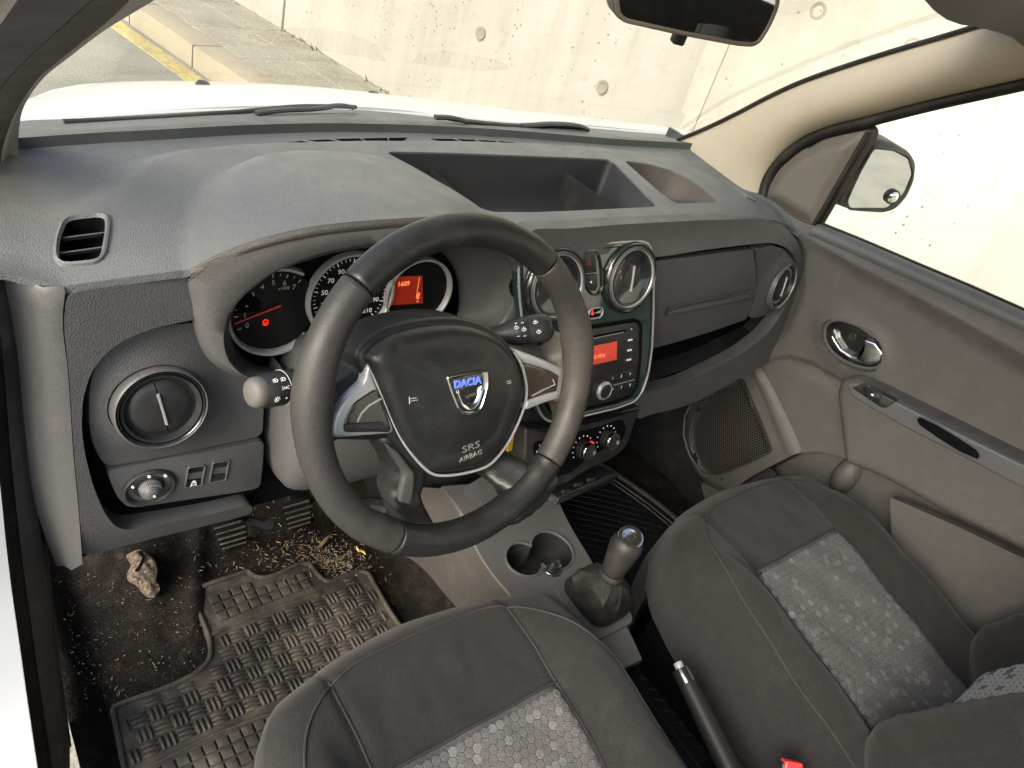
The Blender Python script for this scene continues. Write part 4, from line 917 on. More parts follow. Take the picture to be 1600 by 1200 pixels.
# emblem: open tapering shield, chrome rim, black upper plate and blue lettering
EO = rnd(wpts([(553, 576), (600, 566), (695, 552), (697, 600), (688, 640), (675, 680), (660, 700), (630, 708), (607, 702), (590, 680), (570, 630)], .008), .004, 3)
hE = .0075
part('emblem', G().plate(WF, EO, -.012, hE-.002, .0025, 3), M['silver'], airb)
em = part('emblem_rim', G().ring(WF, EO, .0028, hE-.006, hE, .0009), M['chrome'], airb)
EI = rnd(wpts([(568, 584), (604, 576), (682, 564), (682, 600), (672, 640), (658, 676), (640, 688), (622, 686), (606, 668), (588, 625)], .010), .003, 3)
part('emblem_plate', G().plate(WF, EI, 0, hE-.0008, .0008, 2), M['blackgloss'], airb)
part('emblem_bowl', G().tube([WF.P(u, v, hE+.0002) for u, v in cr(wpts([(590, 618), (600, 648), (612, 672), (630, 682), (648, 674), (662, 650), (674, 606)], .010), 4)], [.0012]+[.0030]*23+[.0012], 10, flat=.6), M['chrome'], airb)
part('emblem_plate', G().plate(WF, rnd(wpts([(606, 634), (660, 626), (652, 655), (638, 664), (626, 664), (616, 654)], .010), .002), 0, hE+.0008, .0008, 2), M['blackgloss'], airb)
u, v = wpts([(627, 597)], .01)[0]
u0, v0 = wpts([(585, 604)], .01)[0]; u1, v1 = wpts([(668, 588)], .01)[0]
text('emblem_lettering', 'DACIA', WF, u, v, hE+.0002, .0115, M['blue'], airb, math.atan2(v1-v0, u1-u0), ext=.0008, bold=.0004, sx=1.02)
# horn signs and moulded airbag writing
u, v = wpts([(462, 657)], .005)[0]; h_ = float(hcover(np.array([u]), np.array([v]))[0])
hz = WF.at(u, v, h_); g = G()
g.tube([hz.P(-.0075, -.004, 0), hz.P(-.0075, .004, 0)], .0006, 5); g.tube([hz.P(-.0065, .0015, 0), hz.P(.002, .0015, 0), hz.P(.007, .0028, 0)], .0005, 5); g.tube([hz.P(-.0065, -.0012, 0), hz.P(.004, -.0012, 0)], .0005, 5)
part('horn_mark', g, M['markdim'], airb)
u, v = wpts([(773, 599)], .005)[0]; h_ = float(hcover(np.array([u]), np.array([v]))[0]); hz = WF.at(u, v, h_+.0002); g = G()
g.tube([hz.P(.006, .004, 0), hz.P(.006, -.002, 0)], .0005, 5); g.tube([hz.P(.0055, .001, 0), hz.P(-.004, .001, 0), hz.P(-.006, -.001, 0), hz.P(-.002, -.0015, 0), hz.P(.005, -.0012, 0)], .0005, 5)
part('horn_mark', g, M['markdim'], airb)
u, v = wpts([(636, 826)], .0)[0]; h_ = float(hcover(np.array([u]), np.array([v]))[0])
for w_, dv, sz, sx_ in (('SRS', .0050, .0125, 1.3), ('AIRBAG', -.0060, .0082, 1.1)):
    o = text('airbag_lettering', w_, WF, u, v+dv, .0, sz, M['letter'], airb, .12, ext=.0004, sx=sx_)
    for q in o.data.vertices:
        p = np.array(q.co)+ROOT[sw]-WF.o; a_, b_, h0 = p @ WF.x, p @ WF.y, p @ WF.n
        q.co = Vector((WF.P(a_, b_, float(hcover(np.array([a_]), np.array([b_]))[0])+.0008+h0)-ROOT[sw]).tolist())

# ================================================================== COLUMN, STALKS
col = thing('steering_column', 'dark grey column shroud behind the steering wheel', 'steering column', (-.37, -.08, .66))
def csec(t, w, hgt, dz=0):
    o = np.array(WC)+WF.n*(-t)+np.array([0, 0, dz]); f = Fr(o, WF.x, WF.y)
    return [f.P(w*math.copysign(abs(math.cos(a))**.6, math.cos(a)), hgt*math.copysign(abs(math.sin(a))**.6, math.sin(a))) for a in np.linspace(0, 2*math.pi, 40, endpoint=False)]
part('column_shroud', G().loft([csec(.05, .058, .045, -.01), csec(.06, .068, .056, -.015), csec(.12, .078, .066, -.025), csec(.20, .085, .072, -.04), csec(.30, .088, .074, -.06)], cu=True, caps=True), M['smooth'], col, 50)
# lower shroud and knee panel under the column
kp = []
for z, y, x0, x1, xr in ((.64, -.045, -.470, -.20, .03), (.58, -.062, -.472, -.19, .03), (.50, -.062, -.472, -.18, .04), (.445, -.045, -.465, -.19, .05), (.425, -.01, -.45, -.20, .05), (.43, .08, -.45, -.20, .05)):
    kp.append([(x0, y+.13, z), (x0, y+.02, z), (x0+.012, y+.003, z), (x0+.04, y-.006, z), ((x0+x1)/2, y-.012, z), (x1-.04, y-.006, z), (x1-.01, y+.003, z), (x1, y+.02, z), (x1, y+.13, z)])
part('knee_panel', G().loft(kp), M['smooth'], dash, 50, sub=1)
tg = WF.pts([(797, 690), (790, 708), (797, 702)], -.03)
part('yellow_tag', G().plate(Fr(Y(797, 694, -.17), (1, 0, 0), (0, .3, 1)), [(-.006, -.012), (.004, -.010), (.005, .012), (-.001, .008)], -.001, .001, .0003), M['yellow'], col)
def stalk(tip, root, name, label, rt, rr0, marks):
    T = np.array(tip); R_ = np.array(root); ax = nrm(R_-T); ux = nrm(np.cross(ax, (0, -.35, 1))); Ls = np.linalg.norm(R_-T)
    t_ = thing(name, label, 'stalk', root)
    prof = rt; f = Fr(T, ux, np.cross(ax, ux)); rows = []
    def P(r, h, a): return T+ax*h+r*(ux*math.cos(a)+np.cross(ax, ux)*math.sin(a))
    an = np.linspace(0, 2*math.pi, 32, endpoint=False)
    g = G().loft([[P(r, h, a) for a in an] for r, h in prof], cu=True); g.add([P(prof[0][0], prof[0][1], a) for a in an], [tuple(range(32))]); part('stalk_arm', g, M['dark'], t_, 50)
    return t_, P, ax
# left: light stalk
tipL = Y(392, 615, -.150); rootL = np.array([-.40, -.115, .715]); lt, PL, axL = stalk(tipL, rootL, 'light_stalk', 'black light stalk with worn end cap left of the steering wheel', [(.0155, .010), (.0175, .014), (.0185, .034), (.0178, .0345), (.0178, .0355), (.0182, .036), (.0175, .052), (.014, .062), (.010, .075), (.008, .16)], 0, 0)
an = np.linspace(0, 2*math.pi, 32, endpoint=False)
g = G().loft([[PL(r, h, a) for a in an] for r, h in ((.0002, -.0025), (.010, -.002), (.0138, .0002), (.0158, .004), (.0162, .009), (.0158, .011))], cu=True); part('end_cap', g, mat('worn_cap', (.075, .072, .067), .6, var=.1), lt, 50)
def mark_on(P, T, ax, h, ang, s, size, parent, rot=0):
    """small print lying on the barrel"""
    toC = nrm(CAMP-T); up = nrm(np.cross(ax, toC)); n_ = nrm(np.cross(up, ax)); 
    d = nrm(n_*math.cos(ang)+up*math.sin(ang)); o = T+ax*h+d*.0187
    f = Fr(o, ax, np.cross(d, ax)); 
    return f
def symb(f, kind, parent, m=M['mark']):
    g = G()
    if kind == 'sun':
        g.tube([f.P(.0016*math.cos(a), .0016*math.sin(a)) for a in np.linspace(0, 2*math.pi, 10, endpoint=False)], .00035, 4, True)
        for k in range(8): a = k*math.pi/4; g.tube([f.P(.0023*math.cos(a), .0023*math.sin(a)), f.P(.0034*math.cos(a), .0034*math.sin(a))], .0003, 4)
    elif kind == 'dot': g.lathe(f, [(.001, 0), (.001, .0004), (0, .0004)], 10)
    elif kind == 'lamp':
        g.tube([f.P(-.0012, -.002), f.P(.0006, -.002), f.P(.002, 0), f.P(.0006, .002), f.P(-.0012, .002)], .00035, 4, True)
        for k in (-1, 0, 1): g.tube([f.P(-.0038, .0015*k-.0006), f.P(-.002, .0015*k)], .0003, 4)
    elif kind == 'side':
        for s_ in (-1, 1):
            g.tube([f.P(s_*.0008, -.0012), f.P(s_*.002, 0), f.P(s_*.0008, .0012)], .0003, 4, True)
            for k in (-1, 0, 1): g.tube([f.P(s_*.0026, .0012*k), f.P(s_*.0042, .0018*k)], .00028, 4)
    elif kind == 'wipe':
        g.tube([f.P(-.003, .001), f.P(0, .0026), f.P(.003, .001), f.P(.0018, -.0012), f.P(0, -.0004), f.P(-.0018, -.0012)], .00035, 4, True); g.tube([f.P(0, -.003), f.P(0, .0018)], .0003, 4)
    elif kind == 'dash': g.box(f, -.0016, .0016, -.0003, .0003, 0, .0004, .0001)
    part('stalk_symbol', g, m, parent)
for h, a, k in ((.018, .62, 'sun'), (.029, .65, 'dot'), (.041, .62, 'dot'), (.049, .60, 'dot'), (.028, .05, 'side'), (.046, .12, 'side'), (.020, -.45, 'lamp'), (.029, -.45, 'lamp'), (.044, -.42, 'lamp')):
    symb(mark_on(PL, tipL, axL, h, a, '', 0, lt), k, lt)
part('stalk_line', G().tube([PL(.0186, .0352, a) for a in an], .00045, 5, True), M['markdim'], lt)
# right: wiper stalk
tipR = Y(857, 510, -.165); rootR = np.array([-.345, -.115, .735]); rt_, PR, axR = stalk(tipR, rootR, 'wiper_stalk', 'black wiper stalk with white wiper symbols right of the wheel hub', [(.010, -.002), (.0145, -.001), (.0170, .003), (.0182, .010), (.0182, .028), (.0172, .0285), (.0172, .0295), (.0176, .030), (.0165, .044), (.0135, .058), (.0095, .075), (.008, .13)], 0, 0)
for h, a, k in ((.020, .45, 'wipe'), (.018, -.22, 'wipe'), (.036, .55, 'dash'), (.036, .1, 'wipe'), (.045, .3, 'wipe'), (.036, -.35, 'dash'), (.044, .6, 'dash'), (.044, -.3, 'dash')):
    symb(mark_on(PR, tipR, axR, h, a, '', 0, rt_), k, rt_)

# ================================================================== FLOOR, PEDALS, MATS
def zfl(x, y):
    z = -.006+.006*np.sin(x*23+1.3*np.sin(y*17))*np.sin(y*29+x*5)
    z = z+.55*np.clip(y-.24, 0, 1)**1.15*1.2
    z = z+.06*sm((-.68-x)/.06)+.05*np.exp(-(((x+.60)/.10)**2+((y-.30)/.16)**2))
    z = z+.16*sm((-x-.70)/.07)*0+.12*np.exp(-((x+.02)/.075)**4)*1
    z = z+.014*np.exp(-(((x+.545-.35*(y-.05))/.016)**2))*sm((y-.02)/.08)
    return z
g = G().sheet(XY, [(-.745, -1.1), (.72, -1.1), (.72, .50), (-.745, .50)], zfl, .012, .02)
setp(part('floor', g, M['carpet'], None, 60), kind='structure', label='dark dirty carpet of the cabin floor')
# driver's rubber mat
om = [(170, 1103), (225, 1083), (262, 1070), (300, 1052), (325, 1030), (326, 1005), (316, 975), (303, 950), (297, 930), (306, 918), (330, 908), (375, 895), (388, 890), (402, 902), (425, 900), (445, 890), (470, 878), (487, 880), (497, 895), (512, 908), (540, 895), (562, 888), (578, 892), (590, 915), (612, 955), (640, 995), (700, 1060), (760, 1130), (700, 1220), (560, 1290), (230, 1330), (195, 1230)]
OM = rnd(zp(om, .012), .012, 3)
MC = np.array(OM).mean(0); mat1 = thing('floor_mat', 'dusty brown black rubber floor mat with woven bar pattern in the driver footwell', 'floor mat', (MC[0], MC[1], .004))
zm = lambda x, y: .0105+.004*np.sin(x*14+.5)*np.sin(y*11)+.55*np.clip(y-.24, 0, 1)
part('mat_base', G().sheet(XY, OM, zm, .012, .010), M['mat'], mat1, 50)
e = inset(OM, .004); part('mat_rim', G().tube([(a, b_, float(zm(a, b_))+.0015) for a, b_ in e], .0045, 8, True), M['mat'], mat1)
# zones
dv0 = np.array(zp([(660, 0), (661, 0)])[0]) if 0 else None
gA = zp([(306, 945), (320, 915), (392, 893), (470, 880), (498, 915), (500, 928), (330, 993)], .012)
gB = [(-.78, -.62), (-.2, -.62)]
lineA = zp([(327, 993), (400, 962), (500, 927)], .012); lineB = zp([(232, 1200), (330, 1150), (465, 1098)], .012)
d1 = nrm(np.r_[np.array(lineA[2])-np.array(lineA[0]), 0])[:2]; d2 = np.array([-d1[1], d1[0]])
def wv(x, y): return x*d1[0]+y*d1[1], x*d2[0]+y*d2[1]
uA, vA = wv(*lineA[1]); uB, vB = wv(*lineB[1])
nr = 7; cell = .0262
g = G(); inm = inset(OM, .013)
def onmat(u, v): return (u*d1[0]+v*d2[0], u*d1[1]+v*d2[1])
ur = np.array([wv(*p) for p in OM]); ulo, uhi, vlo, vhi = ur[:, 0].min(), ur[:, 0].max(), ur[:, 1].min(), ur[:, 1].max()
def okm(pts): p = np.array(pts); return inpoly(p[:, 0], p[:, 1], inm).all()
# woven bars, turned 45 degrees to nothing: neighbouring cells alternate direction
i0, i1 = int(ulo/cell)-1, int(uhi/cell)+1; j0, j1 = int(vlo/cell)-1, int(vhi/cell)+1
rightend = wv(*zp([(512, 908)], .012)[0])[0]
for i in range(i0, i1+1):
    for j in range(j0, j1+1):
        for k in range(3):
            horiz = (i+j) % 2 == 0; o = (k-1)*cell*.31
            cu, cv_ = i*cell, j*cell
            a = (-cell*.47, o); b_ = (cell*.47, o)
            if not horiz: a, b_ = a[::-1], b_[::-1]
            A_ = onmat(cu+a[0], cv_+a[1]); B_ = onmat(cu+b_[0], cv_+b_[1])
            if not (vB+.008 < cv_ and (cv_ < vA-.004 or cu > rightend-.01)): continue
            if not okm([A_, B_]): continue
            A3 = np.array([*A_, zm(*A_)]); B3 = np.array([*B_, zm(*B_)]); dd = nrm(B3-A3)
            g.tube([A3, A3+dd*.002+(0, 0, .0008), (A3+B3)/2+(0, 0, .0012), B3-dd*.002+(0, 0, .0008), B3], [.0008, .0026, .0031, .0026, .0008], 6, flat=.9)
part('raised_bars', g, M['mat'], mat1, 60)
g = G(); c2 = .0200
for i in range(int(ulo/c2)-1, int(uhi/c2)+1):
    for j in range(int(vlo/c2)-1, int(vhi/c2)+1):
        cu, cv_ = i*c2, j*c2
        if vB-.004 < cv_ < vA+.012: continue
        if cv_ > vA and cu > rightend-.012: continue
        cs = [onmat(cu+a*c2*.42, cv_+b_*c2*.42) for a, b_ in ((-1, -1), (1, -1), (1, 1), (-1, 1))]
        if not okm(cs): continue
        g.plate(XY, cs, .006, float(zm(*onmat(cu, cv_)))+.0042, .0016, 2)
part('raised_squares', g, M['mat'], mat1, 30)
g = G()
for Ln in (lineA, lineB): part('ridge', G().tube([(a, b_, float(zm(a, b_))+.001) for a, b_ in resamp(Ln, 10)], .003, 8), M['mat'], mat1)
# passenger's mat: darkened for the footwell shade, with a net of raised lines and a ribbed right border
om2 = [(.11, -.62), (.62, -.62), (.62, -.12), (.60, -.02), (.57, .07), (.53, .17), (.46, .25), (.18, .25), (.15, .12), (.13, -.2)]
OM2 = rnd(om2, .03, 4); mat2 = thing('floor_mat', 'clean black rubber floor mat, darkened for the shade of the passenger footwell', 'floor mat', (.36, -.1, .004))
zm2 = lambda x, y: .010+.004*np.sin(x*14)*np.sin(y*9)+.5*np.clip(np.asarray(y)-.18, 0, 1)
part('mat_base', G().sheet(XY, OM2, zm2, .02, .010), M['mat2'], mat2, 50)
part('mat_rim', G().tube([(a, b_, float(zm2(a, b_))+.003) for a, b_ in inset(OM2, .008)], [.007]*len(OM2), 8, True), mat('mat_edge_rubber', (.035, .034, .033), .5, var=.1), mat2)
part('mat_rim', G().tube([(a, b_, float(zm2(a, b_))+.003) for a, b_ in inset(OM2, .032)], .003, 6, True), M['mat2'], mat2)
part('mat_rim', G().tube([(a, b_, float(zm2(a, b_))+.003) for a, b_ in inset(OM2, .046)], .003, 6, True), M['mat2'], mat2)
g = G(); in2 = inset(OM2, .055)
for s_ in (1, -1):
    for k in range(-40, 60):
        P = []
        for t in np.linspace(-1, 1, 70):
            x = .36+t*.5; y = s_*t*.5*.8+k*.026-.2
            if inpoly(np.array(x), np.array(y), in2): P.append((x, y, float(zm2(x, y))+.001))
            elif len(P) > 1: break
            else: P = []
        if len(P) > 2: g.tube(P[::3]+[P[-1]], .0011, 4)
part('raised_net', g, M['mat2'], mat2, 60)
setp(None or bpy.data.objects['floor'])
# pedals
def pedal(px, yv, name, label, ribs, w=None):
    P = [Y(a, b_, yv-.0+.0) for a, b_ in px]; c = sum(P)/len(P); f = rake(c, -.5, .0); t_ = thing(name, label, 'pedal', (c[0], c[1]+.05, c[2]+.05))
    pr_ = mat('worn_pedal_rubber', (.11, .10, .085), .45, var=.2, dust=(.22, .19, .14), damt=.4, dscale=40); L_ = rnd(f.pts(px), .008, 3); part('pedal_pad', G().plate(f, L_, -.012, 0, .003, 2), M['rubber'], t_)
    A_ = np.array(L_); g = G(); lo, hi = A_.min(0), A_.max(0)
    for k in range(ribs):
        v = lo[1]+(hi[1]-lo[1])*(k+.7)/(ribs+.4); xs = [x for x in np.linspace(lo[0], hi[0], 120) if inpoly(np.array(x), np.array(v), inset(A_, .003))]
        if len(xs) > 3: part('pedal_rib', G().tube([f.P(xs[0], v, .0005), f.P(xs[-1], v+.001, .0005)], .0026, 8), pr_, t_)
    part('pedal_arm', G().tube([f.P(0, .0, -.01), f.P(.005, .05, -.02), f.P(.01, .12, -.0), f.P(.01, .2, .03)], [.007, .007, .008, .009], 8), M['dark'], t_)
pedal([(329, 822), (345, 814), (384, 812), (388, 835), (384, 864), (350, 875), (343, 858)], .195, 'clutch_pedal', 'leftmost floor pedal with seven worn shiny ribs', 7)
pedal([(439, 792), (452, 782), (485, 778), (488, 808), (484, 829), (463, 840), (449, 832)], .19, 'brake_pedal', 'middle floor pedal with dusty tan ribs', 7)
pedal([(525, 790), (545, 786), (552, 815), (550, 832), (538, 826), (528, 806)], .17, 'accelerator_pedal', 'narrow pedal half hidden behind the lower left steering wheel rim', 5)
# worn through tan patch beside the clutch
c = Z(229, 897, .055); fo = thing('foam_patch', 'torn tan foam lump showing through the dark carpet left of the pedals', 'foam', c)
fo_px = [(203, 864), (215, 858), (228, 862), (240, 872), (246, 890), (243, 905), (250, 922), (240, 936), (228, 928), (220, 915), (204, 905), (206, 890), (212, 880)]
ff = Fr(c, (1, .1, 0), (0, 1, .75)); out_ = rnd(ff.pts(fo_px), .006, 3)
part('foam_lump', G().sheet(ff, out_, lambda u, v: .004+.005*np.sqrt(np.clip(sdist(u, v, out_)/.02, 0, 1))+.0022*np.sin(u*150+1.7*np.sin(v*120))*np.sin(v*95+2*np.sin(u*80)+.7)+.0009*np.sin(u*410+v*130), .004, .05), M['foam'], fo, 60)
part('foam_tear', G().tube([ff.P(u, v, .010) for u, v in ff.pts([(214, 862), (222, 872), (216, 886), (210, 893)])], .0022, 6), M['black'], fo)
# loose litter on the carpet: straw, crumbs, leaf scraps
g = G(); ROADX = None
for k in range(1500):
    if k < 850: px_ = (RNG.normal(512, 38), RNG.normal(866, 22))
    elif k < 1150: px_ = (RNG.normal(430, 90), RNG.normal(860, 40))
    else: px_ = (RNG.uniform(90, 330), RNG.uniform(900, 1110))
    q = Z(*px_, .02)
    if not (-.72 < q[0] < -.12) or q[1] > .45: continue
    x, y = q[:2]; insd = bool(inpoly(np.array(x), np.array(y), OM))
    if insd and k % 6: continue
    z = float(zm(x, y))+.004 if insd else float(zfl(x, y))+.003
    L_ = (.0015+.012*RNG.random()**3)*(1.0 if k < 1100 else .55); w_ = RNG.uniform(.0004, .0013)*(1.0 if k < 1100 else .7); a = RNG.uniform(0, 6.3)
    d = np.array([math.cos(a), math.sin(a), RNG.uniform(-.2, .3)])*L_/2; n_ = np.array([-math.sin(a), math.cos(a), .2])*w_
    p = np.array([x, y, z]); g.mi = 0 if RNG.random() < .62 else (1 if RNG.random() < .4 else 2)
    g.add([p-d-n_, p+d-n_*.6, p+d+n_*.6, p-d+n_, p+(0, 0, w_)], [(0, 1, 4), (1, 2, 4), (2, 3, 4), (3, 0, 4)])
setp(part('litter', g, [M['straw'], M['leaf'], M['hexb']], None, 0, merge=False), 'straw bits, crumbs and grit scattered on the driver side carpet', 'litter', kind='stuff')
for (px_, ll, wd, rot, lab) in (((506, 838), .030, .004, .5, 'curled tan leaf strip on the carpet below the brake pedal'), ((492, 893), .016, .006, -1.0, 'yellow leaf scrap at the notch of the driver mat'), ((566, 852), .014, .005, -1.3, 'pale straw chip beside the tunnel carpet')):
    q = Z(*px_, .02); z = float(zfl(q[0], q[1]))+.007; t = np.linspace(-1, 1, 7); d = np.array([math.cos(rot), math.sin(rot), 0]); n_ = np.array([-d[1], d[0], 0])
    A_ = [np.array([q[0], q[1], z])+d*ll*k+n_*wd*(1-k*k*.8)+(0, 0, .004*math.sin(3*k)) for k in t]; B_ = [np.array([q[0], q[1], z])+d*ll*k-n_*wd*(1-k*k*.8)+(0, 0, .004*math.sin(3*k)+.002) for k in t]
    lf = part('leaf', G().loft([A_, [(a+b2)/2+(0, 0, .003) for a, b2 in zip(A_, B_)], B_, [(a+b2)/2+(0, 0, .0015) for a, b2 in zip(A_, B_)]], cv=True), M['leaf'] if 'tan' in lab else mat('pale_scrap', (.55, .42, .15), .8, var=.2), None, 60)
    setp(lf, lab, 'leaf')

# ================================================================== CENTRE CONSOLE
con = thing('centre_console', 'grey plastic centre console with twin cup holder between the front seats', 'centre console', (0, -.2, 0))
DZ = .262
def dk(L_): return zp(L_, DZ)
# side skirts: from deck edge down and outward to the floor
dl = cr([Z(a, b_, z) for a, b_, z in ((690, 760, .34), (722, 800, .30), (752, 868, .272), (800, 930, .265), (850, 975, .262), (940, 1060, .262))], 6)
dl = resamp(dl, 30)
bl = resamp(cr([Z(a, b_, .01) for a, b_ in ((560, 800), (600, 850), (642, 876), (690, 935), (742, 1000), (860, 1150))], 6), 30)
ml = dl*.75+bl*.25+(-.004, 0, .02); ml2 = dl*.35+bl*.65+(-.006, 0, .02)
g = G().loft([dl+(.004, 0, .0), dl+(-.002, 0, -.004), ml, ml2, bl]); part('side_panel', g, mat('console_side', (.066, .062, .057), .5, grain=.3, gscale=400, var=.06, dust=(.16, .14, .11), damt=.3, dscale=14, cells=True), con, 60)
dr_ = resamp(cr([Z(a, b_, DZ) for a, b_ in ((845, 770), (870, 800), (905, 850), (940, 905), (962, 945), (985, 990), (1003, 1030))], 6), 30)
br_ = dr_+(.03, 0, -.25)
part('side_panel', G().loft([dr_, dr_+(.004, 0, -.005), br_]), M['dark'], con, 60)
# deck with two cup wells
cw = dk([(752, 868), (775, 838), (800, 845)])
cA = np.array(dk([(812, 880)])[0]); cB = np.array(dk([(866, 862)])[0])
wellA = [(cA[0]+.033*math.cos(a), cA[1]+.033*math.sin(a)) for a in np.linspace(0, 2*math.pi, 32, endpoint=False)]
import itertools
rA, rB = .034, .040
# union outline of two circles
pts = []
dAB = cB-cA; L_ = np.linalg.norm(dAB); base_a = math.atan2(dAB[1], dAB[0])
if L_ > rA+rB-.01:
    s_ = (rA+rB-.012)/L_; mcen = (cA+cB)/2; cA = mcen-dAB/2*s_; cB = mcen+dAB/2*s_; L_ *= s_
aa = math.acos((rA*rA+L_*L_-rB*rB)/(2*rA*L_)); ab = math.acos((rB*rB+L_*L_-rA*rA)/(2*rB*L_))
pts = [tuple(cA+rA*np.array([math.cos(base_a+t), math.sin(base_a+t)])) for t in np.linspace(aa, 2*math.pi-aa, 28)]
pts += [tuple(cB+rB*np.array([math.cos(base_a+math.pi+t), math.sin(base_a+math.pi+t)])) for t in np.linspace(ab, 2*math.pi-ab, 34)]
pts = rnd(pts, .002, 1)
deck = [tuple(p[:2]) for p in dl]+[tuple(p[:2]) for p in dr_[::-1]]
zd = lambda x, y: DZ+.25*np.clip(y+.165, 0, 1)+.004*0
yk = np.interp
zdl = lambda x, y: np.interp(y, dl[::-1, 1] if dl[0, 1] > dl[-1, 1] else dl[:, 1], dl[::-1, 2] if dl[0, 1] > dl[-1, 1] else dl[:, 2])
g = G().sheet(XY, deck, zdl, .012, .01, holes=[pts], hole_depth=.004)
part('deck', g, M['smooth'], con, 50)
P = np.array(pts); rows = []
for s_, dz in ((0, 0), (.001, -.012), (.002, -.03), (.003, -.05), (.005, -.056)):
    q = inset(P, s_); rows.append(np.c_[q, zdl(q[:, 0], q[:, 1])+dz-.002])
g = G().loft(rows, cu=True); g.add(rows[-1], [tuple(range(len(P)))]); cup = part('cup_holder', g, M['dark'], con, 50)
q = inset(P, -.0012); part('cup_rim', G().tube([(a, b_, float(zdl(a, b_))+.0012) for a, b_ in q], .0026, 8, True), M['smooth'], con)
cc = Z(865, 885, DZ+.01); zz = DZ
part('power_socket', G().lathe(Fr((cc[0], cc[1], zz), (1, 0, 0), (0, 1, 0)), [(.0175, -.002), (.0175, .003), (.0155, .005), (.0145, .003), (.013, .003), (.0130, .016), (.0118, .0185), (.0095, .019), (.009, .0175), (0, .0175)], 32), M['blackgloss'], con, 50, label='round black plug in the socket beside the cup holder')
# front cross tray wall seen through the wheel
g = G().loft([[Y(712, 770, -.03), Y(760, 740, -.03), Y(800, 752, -.04)], [Y(690, 830, -.06), Y(755, 815, -.075), Y(820, 800, -.075)]]); part('front_pocket', g, M['smooth'], con, 50)

gl_ = thing('gear_lever', 'black gear lever with silver capped knob and leather look gaiter', 'gear lever', (.0, -.33, .26))
top = np.array([.012, -.300, .452]); bot = np.array([-.004, -.330, .345]); 
kx = Z(985, 835, .452); ax = nrm(Z(988, 838, .452)-Z(955, 900, .365)); kt = Z(984, 842, .452); kb_ = Z(953, 900, .378)
ax = nrm(kt-kb_); L_ = np.linalg.norm(kt-kb_); side_ = nrm(np.cross(ax, (0, 1, .2)))
fk = Fr(kb_, side_, np.cross(ax, side_))
pr = [(.0165, -.012), (.0175, .0), (.0185, .012), (.0200, L_*.3), (.0225, L_*.5), (.0250, L_*.7), (.0258, L_*.82), (.0245, L_*.93), (.0210, L_), (.0195, L_+.001)]
part('knob', G().lathe(fk, pr, 40, sx=1.0, cap=True), mat('knob_plastic', (.016, .0155, .015), .48, spec=.35, grain=.5, gscale=600, dust=(.08, .07, .06), damt=.25, dscale=40), gl_, 60)
cap_n = nrm(ax*.7+nrm(CAMP-kt)*.6); fc = Fr(kt+cap_n*.004, nrm(np.cross((0, 1, 0), cap_n)), np.cross(cap_n, nrm(np.cross((0, 1, 0), cap_n))))
kc = part('knob_cap', G().lathe(fc, [(.0205, -.008), (.0210, -.001), (.0198, .002), (.0190, .0016), (.012, .003), (0, .0038)], 40), M['chrome'], gl_, 50)
g = G()
for x_ in (-.006, 0, .006): g.tube([fc.P(x_, -.006, .0035), fc.P(x_, .006, .0035)], .0006, 5)
g.tube([fc.P(-.006, 0, .0037), fc.P(.006, 0, .0037)], .0006, 5); part('shift_pattern', g, M['dark'], kc)
# gaiter
rows = []
gb_ = Z(932, 932, DZ+.02)
tk = [-.25, 0, .2, .42, .62, .80, .90, .95, 1.0, 1.06, 1.12]; wk = [.041, .044, .043, .041, .036, .027, .0205, .0200, .0225, .0210, .0165]; lk = [.050, .053, .051, .046, .039, .028, .0210, .0205, .0225, .0210, .0165]
for t in np.linspace(-.25, 1.12, 40):
    w, l = np.interp(t, tk, wk), np.interp(t, tk, lk); tt = min(1, max(0, t)); c_ = gb_*(1-t)+(kb_+ax*.004)*t; row_ = []
    A = math.sin(math.pi*min(1, tt*1.02))
    for a in np.linspace(0, 2*math.pi, 96, endpoint=False):
        f1_ = 1-abs(math.sin(2.0*a+.9+1.6*t)); f2_ = 1-abs(math.sin(3.5*a-2.6*t+.4)); f3_ = 1-abs(math.sin(1.5*a+7*t))
        e_ = 1+A*(.16*f1_**3+.10*f2_**4+.07*f3_**5-.09)
        sq = (abs(math.cos(a))**4+abs(math.sin(a))**4)**(-.25*(1-tt))
        row_.append(c_+np.array([w*math.cos(a)*e_*sq, l*math.sin(a)*e_*sq, A*.006*math.sin(3*a+5*t)]))
    rows.append(row_)
part('gaiter', G().loft(rows, cu=True), M['leather'], gl_, 80)
part('gaiter_frame', G().plate(Fr((gb_[0], gb_[1], DZ), (1, 0, 0), (0, 1, 0)), rrect(-.05, .05, -.062, .062, .02, 5), -.004, .006, .003, 2), M['smooth'], gl_)
# handbrake
hb = thing('handbrake_lever', 'black handbrake lever with ribbed push button between the seats', 'handbrake', (.0, -.75, .22))
A_ = Z(1064, 1046, .285); B_ = Z(1155, 1230, .24); ax = nrm(A_-B_); sd_ = nrm(np.cross(ax, (0, 0, 1))); fh = Fr(B_, sd_, np.cross(ax, sd_)); Lh = np.linalg.norm(A_-B_)
part('grip', G().lathe(fh, [(.019, -.10), (.0185, 0), (.0175, Lh*.5), (.0150, Lh*.86), (.0150, Lh*.93), (.0140, Lh*.98), (.0125, Lh)], 32), M['grip'], hb, 50)
part('button_collar', G().lathe(fh, [(.0155, Lh-.022), (.0160, Lh-.018), (.0158, Lh-.006), (.0150, Lh+.001), (.0085, Lh+.002)], 32), M['blackgloss'], hb, 50)
part('push_button', G().lathe(fh, [(.0075, Lh-.002), (.0075, Lh+.010), (.0062, Lh+.012), (0, Lh+.012)], 20), M['ringmetal'], hb)
